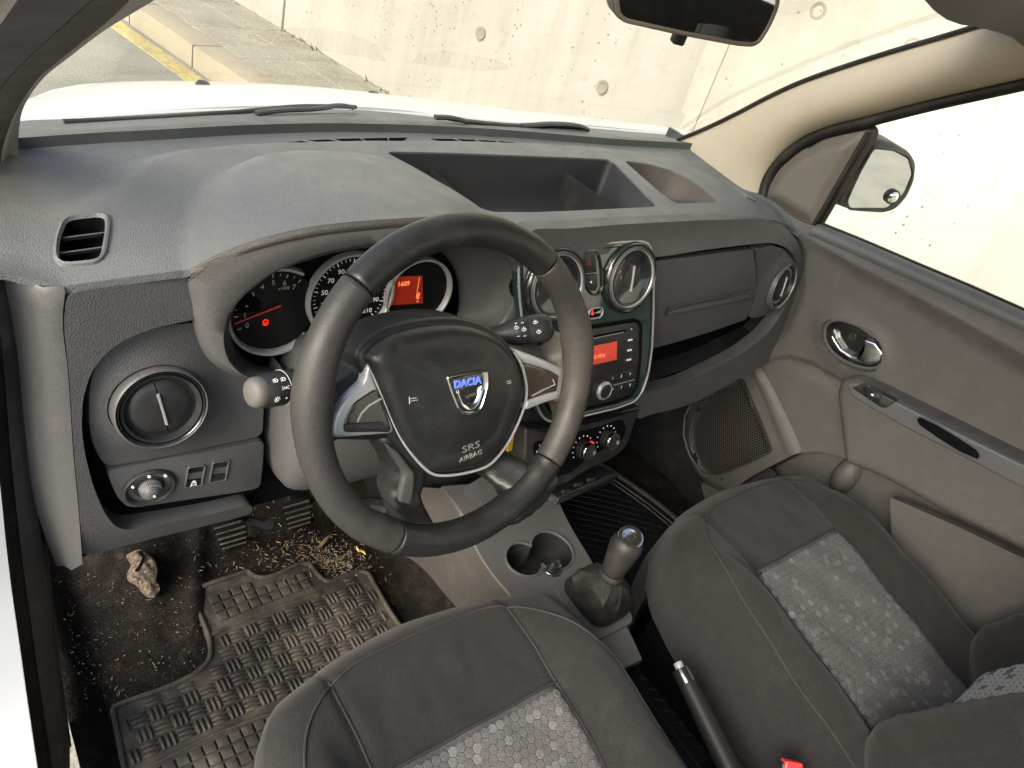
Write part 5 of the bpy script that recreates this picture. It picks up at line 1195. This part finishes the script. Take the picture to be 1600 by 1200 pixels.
# cable by the passenger seat
cb = cr([Z(a, b_, z) for a, b_, z in ((1040, 918, .06), (1022, 922, .05), (1016, 940, .04), (1014, 965, .03), (1018, 990, .025), (1024, 1015, .02), (1030, 1040, .02))], 6)
ca_ = part('cable', G().tube(cb, .0038, 10), M['rubber'], None); setp(ca_, 'thin black curved bar standing beside the passenger seat', 'cable')
# ================================================================== SEATS
def seat(name, label, cx, yf, zc, W_=.265, rows_extra=None):
    """cushion in seat space: x across, s from the front seam (0) backwards"""
    st = thing(name, label, 'car seat', (cx, yf-.25, .12), group='front seats in matching covers')
    WR = [(RNG.uniform(-.20, .20), RNG.uniform(.0, .5), 0, 0, RNG.uniform(-.0022, .0018), RNG.uniform(.005, .012)) for k in range(26)]
    WR = [(a, b_, a+RNG.uniform(-.06, .06), b_+RNG.uniform(.03, .10)*(1 if abs(a) > .14 else .6), e_, f_) for a, b_, _, _, e_, f_ in WR]
    WR = [w for w in WR if abs(w[0]) > .15 or w[1] < .09]+[(.05, .01, .03, .085, -.0025, .008), (-.03, .03, -.05, .10, -.002, .007), (.17, .06, .21, .16, -.004, .010), (-.17, .05, -.15, .20, -.004, .012)]
    IW = .139          # half width of the middle panel
    def wid(s):         # outer half width along the length
        return .262*(1-.20*math.exp(-max(0, s+.03)/.055)) if s > -.03 else .262*.80
    # surface height at (x, s)
    def top(x, s):
        x = np.asarray(x, float); s = np.asarray(s, float); ax_ = np.abs(x)
        z = zc-.062*np.clip((s-.06)/.34, 0, 1.4)+.004*np.sin(s*9)                     # dips to the rear
        z = z-.055*np.clip(-s/.05, 0, 1)**2*1.0-.0*x
        b_ = sm((ax_-IW)/.055)*.034*sm((s+.02)/.16)
        roll = np.clip((ax_-.195)/.07, 0, 1); z = z+b_-.075*roll**2.2
        z = z-.006*np.exp(-((ax_-IW)/.007)**2)                           # seam valley
        z = z-.004*np.exp(-((s-.108)/.006)**2)*(ax_ < IW)
        z = z-.010*np.exp(-((x)/.10)**2)*sm((s-.1)/.2)
        z = z+.0022*np.sin(x*31+s*17)*np.sin(s*23-x*11)*sm((ax_-.02)/.1)+.0012*np.sin(x*63-s*41)
        for (x0, s0, x1, s1, am, wd) in WR:
            dx_, ds_ = x1-x0, s1-s0; t = np.clip(((x-x0)*dx_+(s-s0)*ds_)/(dx_*dx_+ds_*ds_), 0, 1)
            d = np.hypot(x-x0-t*dx_, s-s0-t*ds_); z = z+am*np.exp(-(d/wd)**2)*np.sin(math.pi*np.clip(t*.9+.05, 0, 1))
        return z
    def W3(x, s): return np.stack([cx+np.asarray(x), yf-np.asarray(s), top(x, s)], -1)
    ns, nx = 120, 110; rows = []
    for s in np.r_[np.linspace(-.045, .0, 8)[:-1], np.linspace(0, .62, ns)]:
        w = .262-.075*math.exp(-(s+.045)/.06)
        # arc front: push the middle forward
        xs = np.sin(np.linspace(-1, 1, nx)*math.pi/2*.92)/math.sin(math.pi/2*.92)*w
        bow = .035*(1-(xs/w)**2) if s < .0 else .035*(1-(xs/w)**2)*math.exp(-s/.03)
        r_ = W3(xs, np.full(nx, s)); r_[:, 1] += bow
        L_ = r_[0].copy(); R_ = r_[-1].copy(); sk = []
        for d, o in ((.02, .006), (.05, .009), (.10, .002), (.17, -.012)): sk.append((d, o))
        left = [L_+(-o, 0, -d) for d, o in sk[::-1]]; right = [R_+(o, 0, -d) for d, o in sk]
        rows.append(np.vstack([left, r_, right]))
    f0 = rows[0]; fr_ = []
    for d, o in ((.13, -.03), (.09, .0), (.05, .012), (.02, .008)):
        q = f0.copy(); q[:, 2] -= d; q[:, 1] += o; q[:, 2] = np.maximum(q[:, 2], zc-.30); fr_.append(q)
    part('seat_cushion', G().loft(fr_+rows), M['seat'], st, 75)
    # seams
    def seam(P, nm='seam'): part(nm, G().tube(P, .0016, 6), M['piping'], st)
    for sx in (-1, 1):
        seam([W3(sx*IW, s)+(0, .035*(1-(IW/.24)**2)*math.exp(-max(s, 0)/.03), .001) for s in np.linspace(-.0, .60, 60)])
    def bow(x, s): return .035*(1-(x/.26)**2)*math.exp(-max(s, 0)/.03)
    lp_ = [(.238, .60), (.238, .40), (.236, .25), (.230, .15), (.216, .08), (.190, .032), (.15, .008), (.10, 0), (.05, 0)]; loop_ = cr([(-a, b_) for a, b_ in lp_]+[(0, 0)]+lp_[::-1], 8)
    seam([W3(p[0], p[1])+(0, bow(p[0], p[1]), .001) for p in loop_])
    seam([W3(x, .108)+(0, 0, .002) for x in np.linspace(-IW, IW, 20)])
    # hexagon patterned middle
    g = G(); q = .0012; g.mi = 0
    xs = np.linspace(-IW+.002, IW-.002, 26); rr_ = [W3(xs, np.full(26, s))+(0, 0, q) for s in np.linspace(.110, .60, 46)]
    g.loft(rr_)
    R_ = .0070; dx = R_*math.sqrt(3); dy = R_*1.5
    for j in range(int(.49/dy)+1):
        for i in range(-14, 15):
            x = i*dx+(dx/2 if j % 2 else 0); s = .112+j*dy
            if abs(x) > IW-.005 or s < .116 or s > .60: continue
            k = RNG.random(); g.mi = 2 if k < .14 else 1
            rr2 = []
            for r__, h in ((.94, .0), (.84, .0005)): rr2.append([(x+r__*R_*math.sin(a), s+r__*R_*math.cos(a), h) for a in np.arange(6)*math.pi/3])
            V = np.array(rr2).reshape(-1, 3); P3 = W3(V[:, 0], V[:, 1]); P3[:, 2] += q+V[:, 2]
            g.add(P3, [(k2, (k2+1) % 6, 6+(k2+1) % 6, 6+k2) for k2 in range(6)]+[tuple(range(6, 12))])
    part('patterned_insert', g, [M['hexbase'], M['hexa'], M['hexb']], st, 30, label='grey seat centre panel woven with small hexagons')
    # frame / valance below
    part('seat_base', G().loft([[(cx+sx*w, yf-s, z) for sx, s, w in ((-1, .62, .20), (-1, .02, .20), (-1, -.02, .16), (1, -.02, .16), (1, .02, .20), (1, .62, .20))] for z in (zc-.16, .02)], cu=True), M['black'], st)
    return st, W3
ds, DW = seat('driver_seat', 'driver seat cushion in black fabric with a grey hexagon patch, front corner at the mat', -.357, -.305, .368)
ps, PW = seat('passenger_seat', 'passenger seat in black fabric with grey hexagon panel beside the door', .390, -.305, .368)
# passenger backrest: bolstered slab rising from the rear of the cushion
def backrest(cx, y0, z0, parent, lean=.42, hh=.62):
    up = np.array([0, -math.sin(lean), math.cos(lean)]); nf = np.array([0, math.cos(lean), math.sin(lean)])
    def S_(x, t, ):
        x = np.asarray(x, float); t = np.asarray(t, float); a = np.abs(x)
        h = .055*sm((a-.12)/.07)-.09*np.clip((a-.20)/.06, 0, 1)**2+.010*np.sin(t*7)
        h = h-.03*np.clip((.05-t)/.06, 0, 1)**2+.004*np.exp(-(np.abs(x)-.19)**2/.04**2)*np.maximum(0, np.sin(t*150+x*60+3*np.sin(t*31)))**3*np.exp(-((t-.12)/.12)**2)-.005*np.exp(-((a-.125)/.007)**2)
        return np.array([cx, y0, z0])+np.outer(np.ones(len(x)), [0, 0, 0])+np.outer(x, [1, 0, 0])+np.outer(t, up)+np.outer(h, nf)
    rows = []
    for t in np.linspace(-.06, hh, 130):
        w = .262; xs = np.sin(np.linspace(-1, 1, 90)*math.pi/2*.92)/math.sin(math.pi/2*.92)*w; r_ = S_(xs, np.full(90, t))
        back = [r_[0]-nf*d+(o, 0, 0) for d, o in ((.12, .03), (.06, -.002), (.02, -.006))]; bk = [r_[-1]-nf*d-(o, 0, 0) for d, o in ((.02, -.006), (.06, -.002), (.12, .03))]
        rows.append(np.vstack([back, r_, bk]))
    part('backrest', G().loft(rows, cu=True), M['seat'], parent, 75)
    g = G(); xs = np.linspace(-.122, .122, 24); g.mi = 0; g.loft([S_(xs, np.full(24, t))+nf*.0012 for t in np.linspace(-.03, hh, 50)])
    R_ = .0085; dx = R_*math.sqrt(3); dy = R_*1.5
    for j in range(int((hh+.02)/dy)):
        for i in range(-9, 10):
            x = i*dx+(dx/2 if j % 2 else 0); s = -.02+j*dy
            if abs(x) > .114: continue
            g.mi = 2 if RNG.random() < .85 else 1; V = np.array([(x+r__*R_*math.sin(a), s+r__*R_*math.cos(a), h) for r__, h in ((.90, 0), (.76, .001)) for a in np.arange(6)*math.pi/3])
            P3 = S_(V[:, 0], V[:, 1])+np.outer(.0012+V[:, 2], nf); g.add(P3, [(k, (k+1) % 6, 6+(k+1) % 6, 6+k) for k in range(6)]+[tuple(range(6, 12))])
    part('patterned_insert', g, [M['hexbase'], M['hexb'], M['palehex']], parent, 30, label='backrest panel of larger hexagons, colour lightened against shade')
    for sx in (-1, 1): part('seam', G().tube([S_([sx*.125], [t])[0]+nf*.001 for t in np.linspace(-.04, hh, 40)], .0016, 6), M['piping'], parent)
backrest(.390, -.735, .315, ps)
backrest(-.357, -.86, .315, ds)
bu = thing('seat_belt_buckle', 'seat belt buckle with a red release button beside the passenger seat', 'buckle', Z(1240, 1200, .30))
fb = Fr(Z(1238, 1196, .30), (.8, -.6, 0), (.3, .4, .5)); part('buckle_body', G().box(fb, -.016, .016, -.06, .004, -.012, .004, .003), M['dark'], bu); part('release_button', G().box(fb, -.014, .014, -.012, .006, -.008, .0065, .002), M['redbtn'], bu)

# ================================================================== PASSENGER DOOR
dr0 = thing('passenger_door', 'closed passenger door with brown grey trim, armrest, speaker and wing mirror', 'car door', (.72, -.3, .1))
DF = Fr((.695, 0, 0), (0, -1, 0), (0, 0, 1))         # u rearward (-y), v up, outward normal (-x) into the cabin
def dp(L_, h=0): return DF.pts(L_, h)
beltpx = [(1186, 308), (1215, 322), (1250, 346), (1276, 354), (1340, 380), (1420, 415), (1500, 449), (1600, 494), (1700, 540), (1850, 610)]
lowpx = [(1850, 1150), (1600, 1020), (1400, 900), (1250, 840), (1140, 800), (1112, 778), (1084, 735), (1068, 700), (1066, 670), (1074, 640), (1090, 612), (1115, 590), (1150, 570), (1190, 545), (1225, 505), (1245, 455), (1246, 395), (1225, 345), (1195, 318)]
OD = rnd(dp(beltpx)+dp(lowpx), .01, 2)
arm = rnd(dp([(1309, 612), (1316, 592), (1336, 590), (1400, 622), (1500, 672), (1600, 722), (1750, 800), (1750, 940), (1600, 858), (1480, 800), (1380, 745), (1322, 722)], .05), .015, 3)
armt = dp([(1312, 606), (1330, 590), (1400, 622), (1600, 722), (1750, 800), (1750, 850), (1600, 770), (1500, 718), (1420, 680), (1360, 650), (1320, 628)], .05)
pocket = rnd(dp([(1132, 776), (1160, 752), (1200, 730), (1235, 712), (1275, 706), (1330, 722), (1385, 752), (1500, 812), (1640, 885), (1760, 950), (1760, 1100), (1400, 960), (1230, 860)], .02), .015, 3)
hnd = rnd(dp([(1292, 505), (1310, 498), (1345, 510), (1380, 535), (1386, 560), (1370, 578), (1345, 576), (1310, 560), (1290, 530)], .0), .012, 3)
spk = dp([(1092, 735), (1075, 700), (1074, 665), (1090, 625), (1118, 602), (1165, 585), (1180, 620), (1200, 665), (1216, 708), (1180, 728), (1140, 745), (1110, 750)])
lowr = dp([(1066, 640), (1100, 605), (1165, 585), (1200, 562), (1235, 556), (1270, 565), (1310, 588), (1400, 630), (1600, 735), (1850, 860), (1850, 1200), (1100, 820), (1050, 700)])
creaseU = dp([(1240, 350), (1270, 390), (1330, 430), (1400, 470), (1500, 530), (1600, 590), (1750, 670), (1850, 620), (1600, 500), (1276, 354)])
def hd_(u, v):
    h = .012*sm(sdist(u, v, OD)/.03)
    h = h+.018*sm(sdist(u, v, creaseU)/.06)
    sl = sdist(u, v, lowr); h = h-.010*sm((sl+.002)/.006)+.004*sm((sl-.01)/.03)
    dh = -sdist(u, v, hnd); h = h+.007*np.exp(-np.clip(dh, 0, 1)**2/.02**2)*(dh > -.0)-.018*sm((-dh)/.004)
    h = h+.0
    return h
belt_h = .012
g = G().sheet(DF, OD, hd_, .0065, .03, holes=[pocket], hole_depth=.004)
part('door_panel', g, M['door'], dr0, 55)
# armrest body and its top skin
hh_ = .0735
AO = rnd(dp([(1309, 612), (1316, 592), (1336, 590), (1400, 622), (1500, 672), (1600, 722), (1750, 800), (1750, 940), (1600, 858), (1480, 800), (1380, 745), (1322, 722)], .06), .012, 4)
part('armrest', rslab(DF, AO, -.01, hh_-.002, .016, .007), M['doorcloth'], dr0, 60)
g = rslab(DF, rnd(dp([(1322, 600), (1334, 596), (1400, 628), (1500, 678), (1600, 727), (1750, 805), (1750, 848), (1600, 765), (1500, 712), (1420, 672), (1360, 638), (1328, 618)], hh_), .006), .03, hh_, .004); at_ = part('armrest', g, M['armtop'], dr0, label='bluish grey top of the armrest')
wsx = rnd(dp([(1331, 606), (1347, 600), (1399, 627), (1384, 638), (1374, 636)], hh_+.004), .003)
ws = part('window_switch', G().plate(DF, wsx, .06, hh_+.004, .002, 2), M['dark'], dr0); part('switch_rocker', G().plate(DF, rnd(dp([(1347, 606), (1354, 603), (1378, 616), (1372, 630), (1352, 620)], hh_+.006), .002), .06, hh_+.0065, .001), M['blackgloss'], ws)
u, v = DF.px(1363, 617, hh_+.007); part('switch_symbol', G().box(DF.at(u, v, hh_+.0064).rot(.3), -.0025, .0025, -.0015, .0015, 0, .0005, .0001), M['mark'], ws)
gs_ = rnd(dp([(1432, 655), (1438, 651), (1465, 664), (1500, 685), (1527, 703), (1532, 712), (1528, 718), (1500, 706), (1462, 682), (1436, 664)], hh_+.001), .003, 3)
gp = part('grab_slot', G().ring(DF, inset(gs_, -.0015), .002, .06, hh_+.003, .0008), M['armtop'], dr0); part('slot_bottom', G().plate(DF, gs_, .05, hh_+.0008, .0004), M['black'], gp)
# door pocket cavity
P = np.array(pocket); hz_ = hd_(P[:, 0], P[:, 1]); rows = [[DF.P(a, b_, h) for (a, b_), h in zip(P, hz_)], [DF.P(a, b_, -.065) for a, b_ in inset(P, .004)]]
g = G().loft(rows, cu=True); g.add(rows[-1], [tuple(range(len(P)))]); pk = part('door_pocket', g, M['door'], dr0, 40)
low_out = rnd(dp([(1150, 786), (1172, 772), (1222, 752), (1250, 760), (1300, 790), (1400, 850), (1395, 960), (1220, 870)], .03), .02, 4)
# outer wall of the pocket, lower lip
g = G().sheet(DF, rnd(dp([(1095, 752), (1135, 772), (1160, 772), (1195, 752), (1214, 743), (1230, 752), (1246, 785), (1262, 860), (1240, 890), (1120, 830)], .045), .012, 3), lambda u, v: .045+.006*np.sin(u*9), .02, .02)
part('pocket_lip', g, M['door'], dr0, 50)
part('pocket_bump', G().lathe(DF.at(*DF.px(1312, 748, -.03), -.055), [(.028, 0), (.024, .012), (.014, .022), (0, .025)], 24, sy=1.9), M['door'], pk, 60)
# lower rear wall right of the pocket divider
g = G().sheet(DF, rnd(dp([(1392, 775), (1500, 822), (1640, 890), (1760, 955), (1760, 1180), (1500, 1010), (1400, 930)], 0), .01, 3), lambda u, v: .006+0*u, .03, .02); part('lower_panel', g, M['doorcloth'], dr0, 50)
# divider rib between speaker and rest
rb = [DF.P(*DF.px(a, b_, .02), .012) for a, b_ in ((1168, 578), (1180, 602), (1200, 650), (1222, 712))]
rb2 = [DF.P(*DF.px(a, b_, .02), .019) for a, b_ in ((1174, 576), (1188, 600), (1210, 650), (1236, 711))]
rb3 = [DF.P(*DF.px(a, b_, .02), .008) for a, b_ in ((1182, 572), (1198, 598), (1224, 650), (1250, 709))]
part('rib', G().loft([resamp(cr(r_, 4), 16) for r_ in (rb, rb2, rb3)]), M['door'], dr0, 60, sub=1)
# speaker grille: dished disc pierced by a net of small holes
ou, ov = DF.px(1142, 672, .012); SP = rnd(dp([(1095, 732), (1080, 700), (1079, 668), (1094, 632), (1118, 610), (1160, 592), (1176, 630), (1192, 668), (1206, 706), (1175, 722), (1140, 738), (1112, 744)], .014), .012, 3)
g = G().sheet(DF, SP, lambda u, v: .016-.006*sm(sdist(u, v, SP)/.012)+.002, .008, .01)
spg = part('speaker_grille', g, M['grille'], dr0, 50)
g = G(); SI = inset(SP, .004); A_ = np.array(SI); lo, hi = A_.min(0), A_.max(0); st_ = .0068; kk = 0
for j in range(int((hi[1]-lo[1])/(st_*.866))+1):
    for i in range(int((hi[0]-lo[0])/st_)+1):
        x = lo[0]+i*st_+(st_/2 if j % 2 else 0); y = lo[1]+j*st_*.866
        if inpoly(np.array(x), np.array(y), SI):
            h = float(.018-.006*sm(sdist(np.array([x]), np.array([y]), SP)/.012)[0])+.0012
            g.add([DF.P(x+.0024*math.cos(a), y+.0024*math.sin(a), h) for a in np.arange(6)*math.pi/3], [tuple(range(6))])
part('grille_holes', g, M['black'], spg, 0, merge=False)
g = G().tube([DF.P(u, v, .018) for u, v in dp([(1128, 748), (1098, 742), (1078, 712), (1068, 680), (1070, 650), (1085, 620), (1110, 598)], .018)], .003, 6); part('speaker_rim', g, M['door'], dr0)
# inner pull handle
HB = cr(dp([(1295, 509), (1304, 503), (1318, 503), (1345, 512), (1366, 525), (1379, 542), (1382, 558), (1373, 570), (1358, 573), (1335, 568), (1312, 556), (1298, 540), (1292, 524)], .012), 5, True)
bz = part('handle_bezel', G().ring(DF, inset(HB, -.006), .006, .0, .019, .002), M['door'], dr0)
part('handle_bezel', G().ring(DF, inset(HB, -.001), .003, .0, .0165, .001), M['blackgloss'], bz)
part('handle_recess', G().plate(DF, HB, -.01, .003, .0005), M['blackgloss'], bz)
hp_ = [(1300, 514), (1304, 530), (1315, 546), (1330, 556), (1345, 558), (1358, 556), (1372, 548), (1380, 556), (1374, 568), (1355, 572), (1330, 566), (1308, 550), (1297, 530)]
CH2 = mat('satin_chrome', (.68, .68, .67), .24, 1)
part('door_handle', rslab(DF, rnd(dp(hp_, .016), .003, 3), .0, .016, .005, .0035), CH2, bz)
part('door_handle', G().plate(DF, rnd(dp([(1350, 530), (1368, 536), (1380, 552), (1374, 566), (1352, 570), (1335, 560), (1346, 550)], .019), .004, 3), .0, .019, .005, 4), CH2, bz)
u, v = DF.px(1331, 526, .005); part('lock_button', G().lathe(DF.at(u, v, .003), [(.0095, 0), (.0090, .003), (.0075, .0035), (.0068, .0015), (.005, .001), (.0045, .003), (0, .003)], 24), M['dark'], bz)
# window line rail, glass, mirror corner trim
bt = [DF.P(*DF.px(a, b_, .0), .0) for a, b_ in beltpx[3:]]; bt = resamp(bt, 20)
part('belt_rail', G().loft([bt+(.02, 0, .004), bt+(0, 0, .006), bt+(-.013, 0, -.001), bt+(-.017, 0, -.012), bt+(-.012, 0, -.022)]), M['armtop'], dr0, 60, label='bluish grey rail along the bottom of the window')
part('window_seal', G().tube(bt+(.018, 0, .006), .003, 6), M['rubber'], dr0)
gp_ = [X(a, b_, .722) for a, b_ in ((1262, 362), (1360, 196), (1450, 165), (1600, 130), (1900, 70), (1900, 640), (1600, 505))]
part('window_glass', G().add(gp_, [tuple(range(7))]).add([p+(.004, 0, 0) for p in gp_], [tuple(range(7))]), M['sideglass'], dr0, 0)
SF = Fr((.712, 0, 0), (0, -1, 0), (0, 0, 1))
SA = rnd(SF.pts([(1192, 314), (1200, 292), (1222, 262), (1252, 236), (1290, 217), (1330, 208), (1358, 203), (1362, 208), (1318, 278), (1274, 354), (1250, 346), (1222, 326)]), .006, 3)
part('corner_backing', G().plate(SF, inset(SA, -.012), -.006, -.002, .001), M['rubber'], dr0)
part('corner_trim', G().sheet(SF, SA, lambda u, v: .004+.016*sm(sdist(u, v, SA)/.03), .008, .02), mat('corner_plastic', (.085, .078, .068), .5, grain=.3, gscale=400, cells=True, var=.05), dr0, 50)
part('corner_edge', G().tube([SF.P(u, v, .010) for u, v in SF.pts([(1360, 206), (1340, 240), (1318, 278), (1296, 316), (1274, 353)])], .0045, 8), M['rubber'], dr0)
# wing mirror
mc = X(1380, 278, .90); mn = nrm(nrm(CAMP-mc)+nrm(np.array([.20, -1, -.16]))); mx_ = nrm(np.cross((0, 0, 1), mn)); MFr = Fr(mc, mx_, np.cross(mn, mx_))
ho_ = rnd(MFr.pts([(1360, 219), (1380, 219), (1404, 227), (1424, 239), (1434, 256), (1432, 282), (1420, 309), (1402, 329), (1384, 335), (1336, 332), (1304, 320), (1318, 285), (1344, 234)]), .012, 3)
wm = part('wing_mirror', G().plate(MFr, inset(ho_, .0), -.07, .0, .012, 4), M['dark'], dr0, 50)
gi = rnd(MFr.pts([(1366, 233), (1396, 236), (1419, 248), (1425, 272), (1412, 303), (1386, 325), (1328, 325), (1325, 314), (1345, 270)], .003), .008, 3)
part('mirror_glass', G().plate(MFr, gi, -.004, .0022, .0004, 1), M['mirror'], wm, 20)
part('mirror_housing_rim', G().ring(MFr, inset(gi, -.006), .006, -.02, .005, .002), M['dark'], wm)
u, v = MFr.px(1396, 309, .01); fq = MFr.at(u, v, .002)
bm_ = part('blind_spot_mirror', G().lathe(fq, [(.0165, 0), (.0165, .007), (.015, .009), (.0140, .008)], 32), M['rubber'], wm, 50)
part('blind_spot_glass', G().lathe(fq, [(.0140, .0075), (.010, .0095), (.005, .0105), (0, .0108)], 32), M['mirror'], bm_, 60)
part('mirror_arm', G().loft([[X(1318, 283, .74), X(1350, 232, .74), X(1350, 232, .74)+(0, .05, 0), X(1318, 283, .74)+(0, .05, 0)], [MFr.P(*MFr.px(1316, 296), -.01), MFr.P(*MFr.px(1350, 230), -.01), MFr.P(*MFr.px(1350, 230), -.06), MFr.P(*MFr.px(1316, 296), -.06)]], cu=True), M['dark'], wm)
part('outer_skin', G().add([(.775, .3, -.25), (.775, -1.0, -.25), (.775, -1.0, .70), (.765, .05, .70), (.765, .3, .70)], [(0, 1, 2, 3, 4)]), M['white'], dr0, 0)

# ================================================================== REAR VIEW MIRROR
rc = Y(1085, -20, -.03); rm = thing('rear_view_mirror', 'black framed rear view mirror hanging at the top of the windscreen', 'mirror', (rc[0], rc[1]+.03, rc[2]+.08))
rn = nrm(np.array([-.42, -1, -.10])); rx = nrm(np.cross((0, 0, 1), rn)); RF = Fr(rc, rx, np.cross(rn, rx))
ro = rnd(RF.pts([(958, -40), (960, 8), (964, 26), (975, 35), (1060, 54), (1150, 71), (1175, 73), (1188, 66), (1204, 40), (1217, 10), (1222, -60), (1100, -95), (985, -80)]), .008, 4)
part('mirror_housing', G().plate(RF, inset(ro, -.001), -.035, .0, .006, 4), mat('mirror_shell', (.05, .042, .036), .45, var=.05), rm, 50)
ri_ = inset(ro, .0055); part('mirror_rim', G().ring(RF, ro, .0055, -.002, .003, .0015), mat('mirror_rim_plastic', (.10, .085, .07), .45, var=.08), rm)
part('mirror_glass', G().plate(RF, ri_, -.004, .0012, .0004, 1), M['mirror'], rm, 20)
part('dip_lever', G().box(RF.at(*RF.px(1067, 63), -.012), -.0085, .0085, -.009, .009, -.006, .006, .002), M['rubber'], rm)
part('mirror_stem', G().tube([RF.P(0, .02, -.03), RF.P(0, .06, -.05), (rc[0], -.10, 1.285)], [.008, .007, .012], 12), M['dark'], rm)
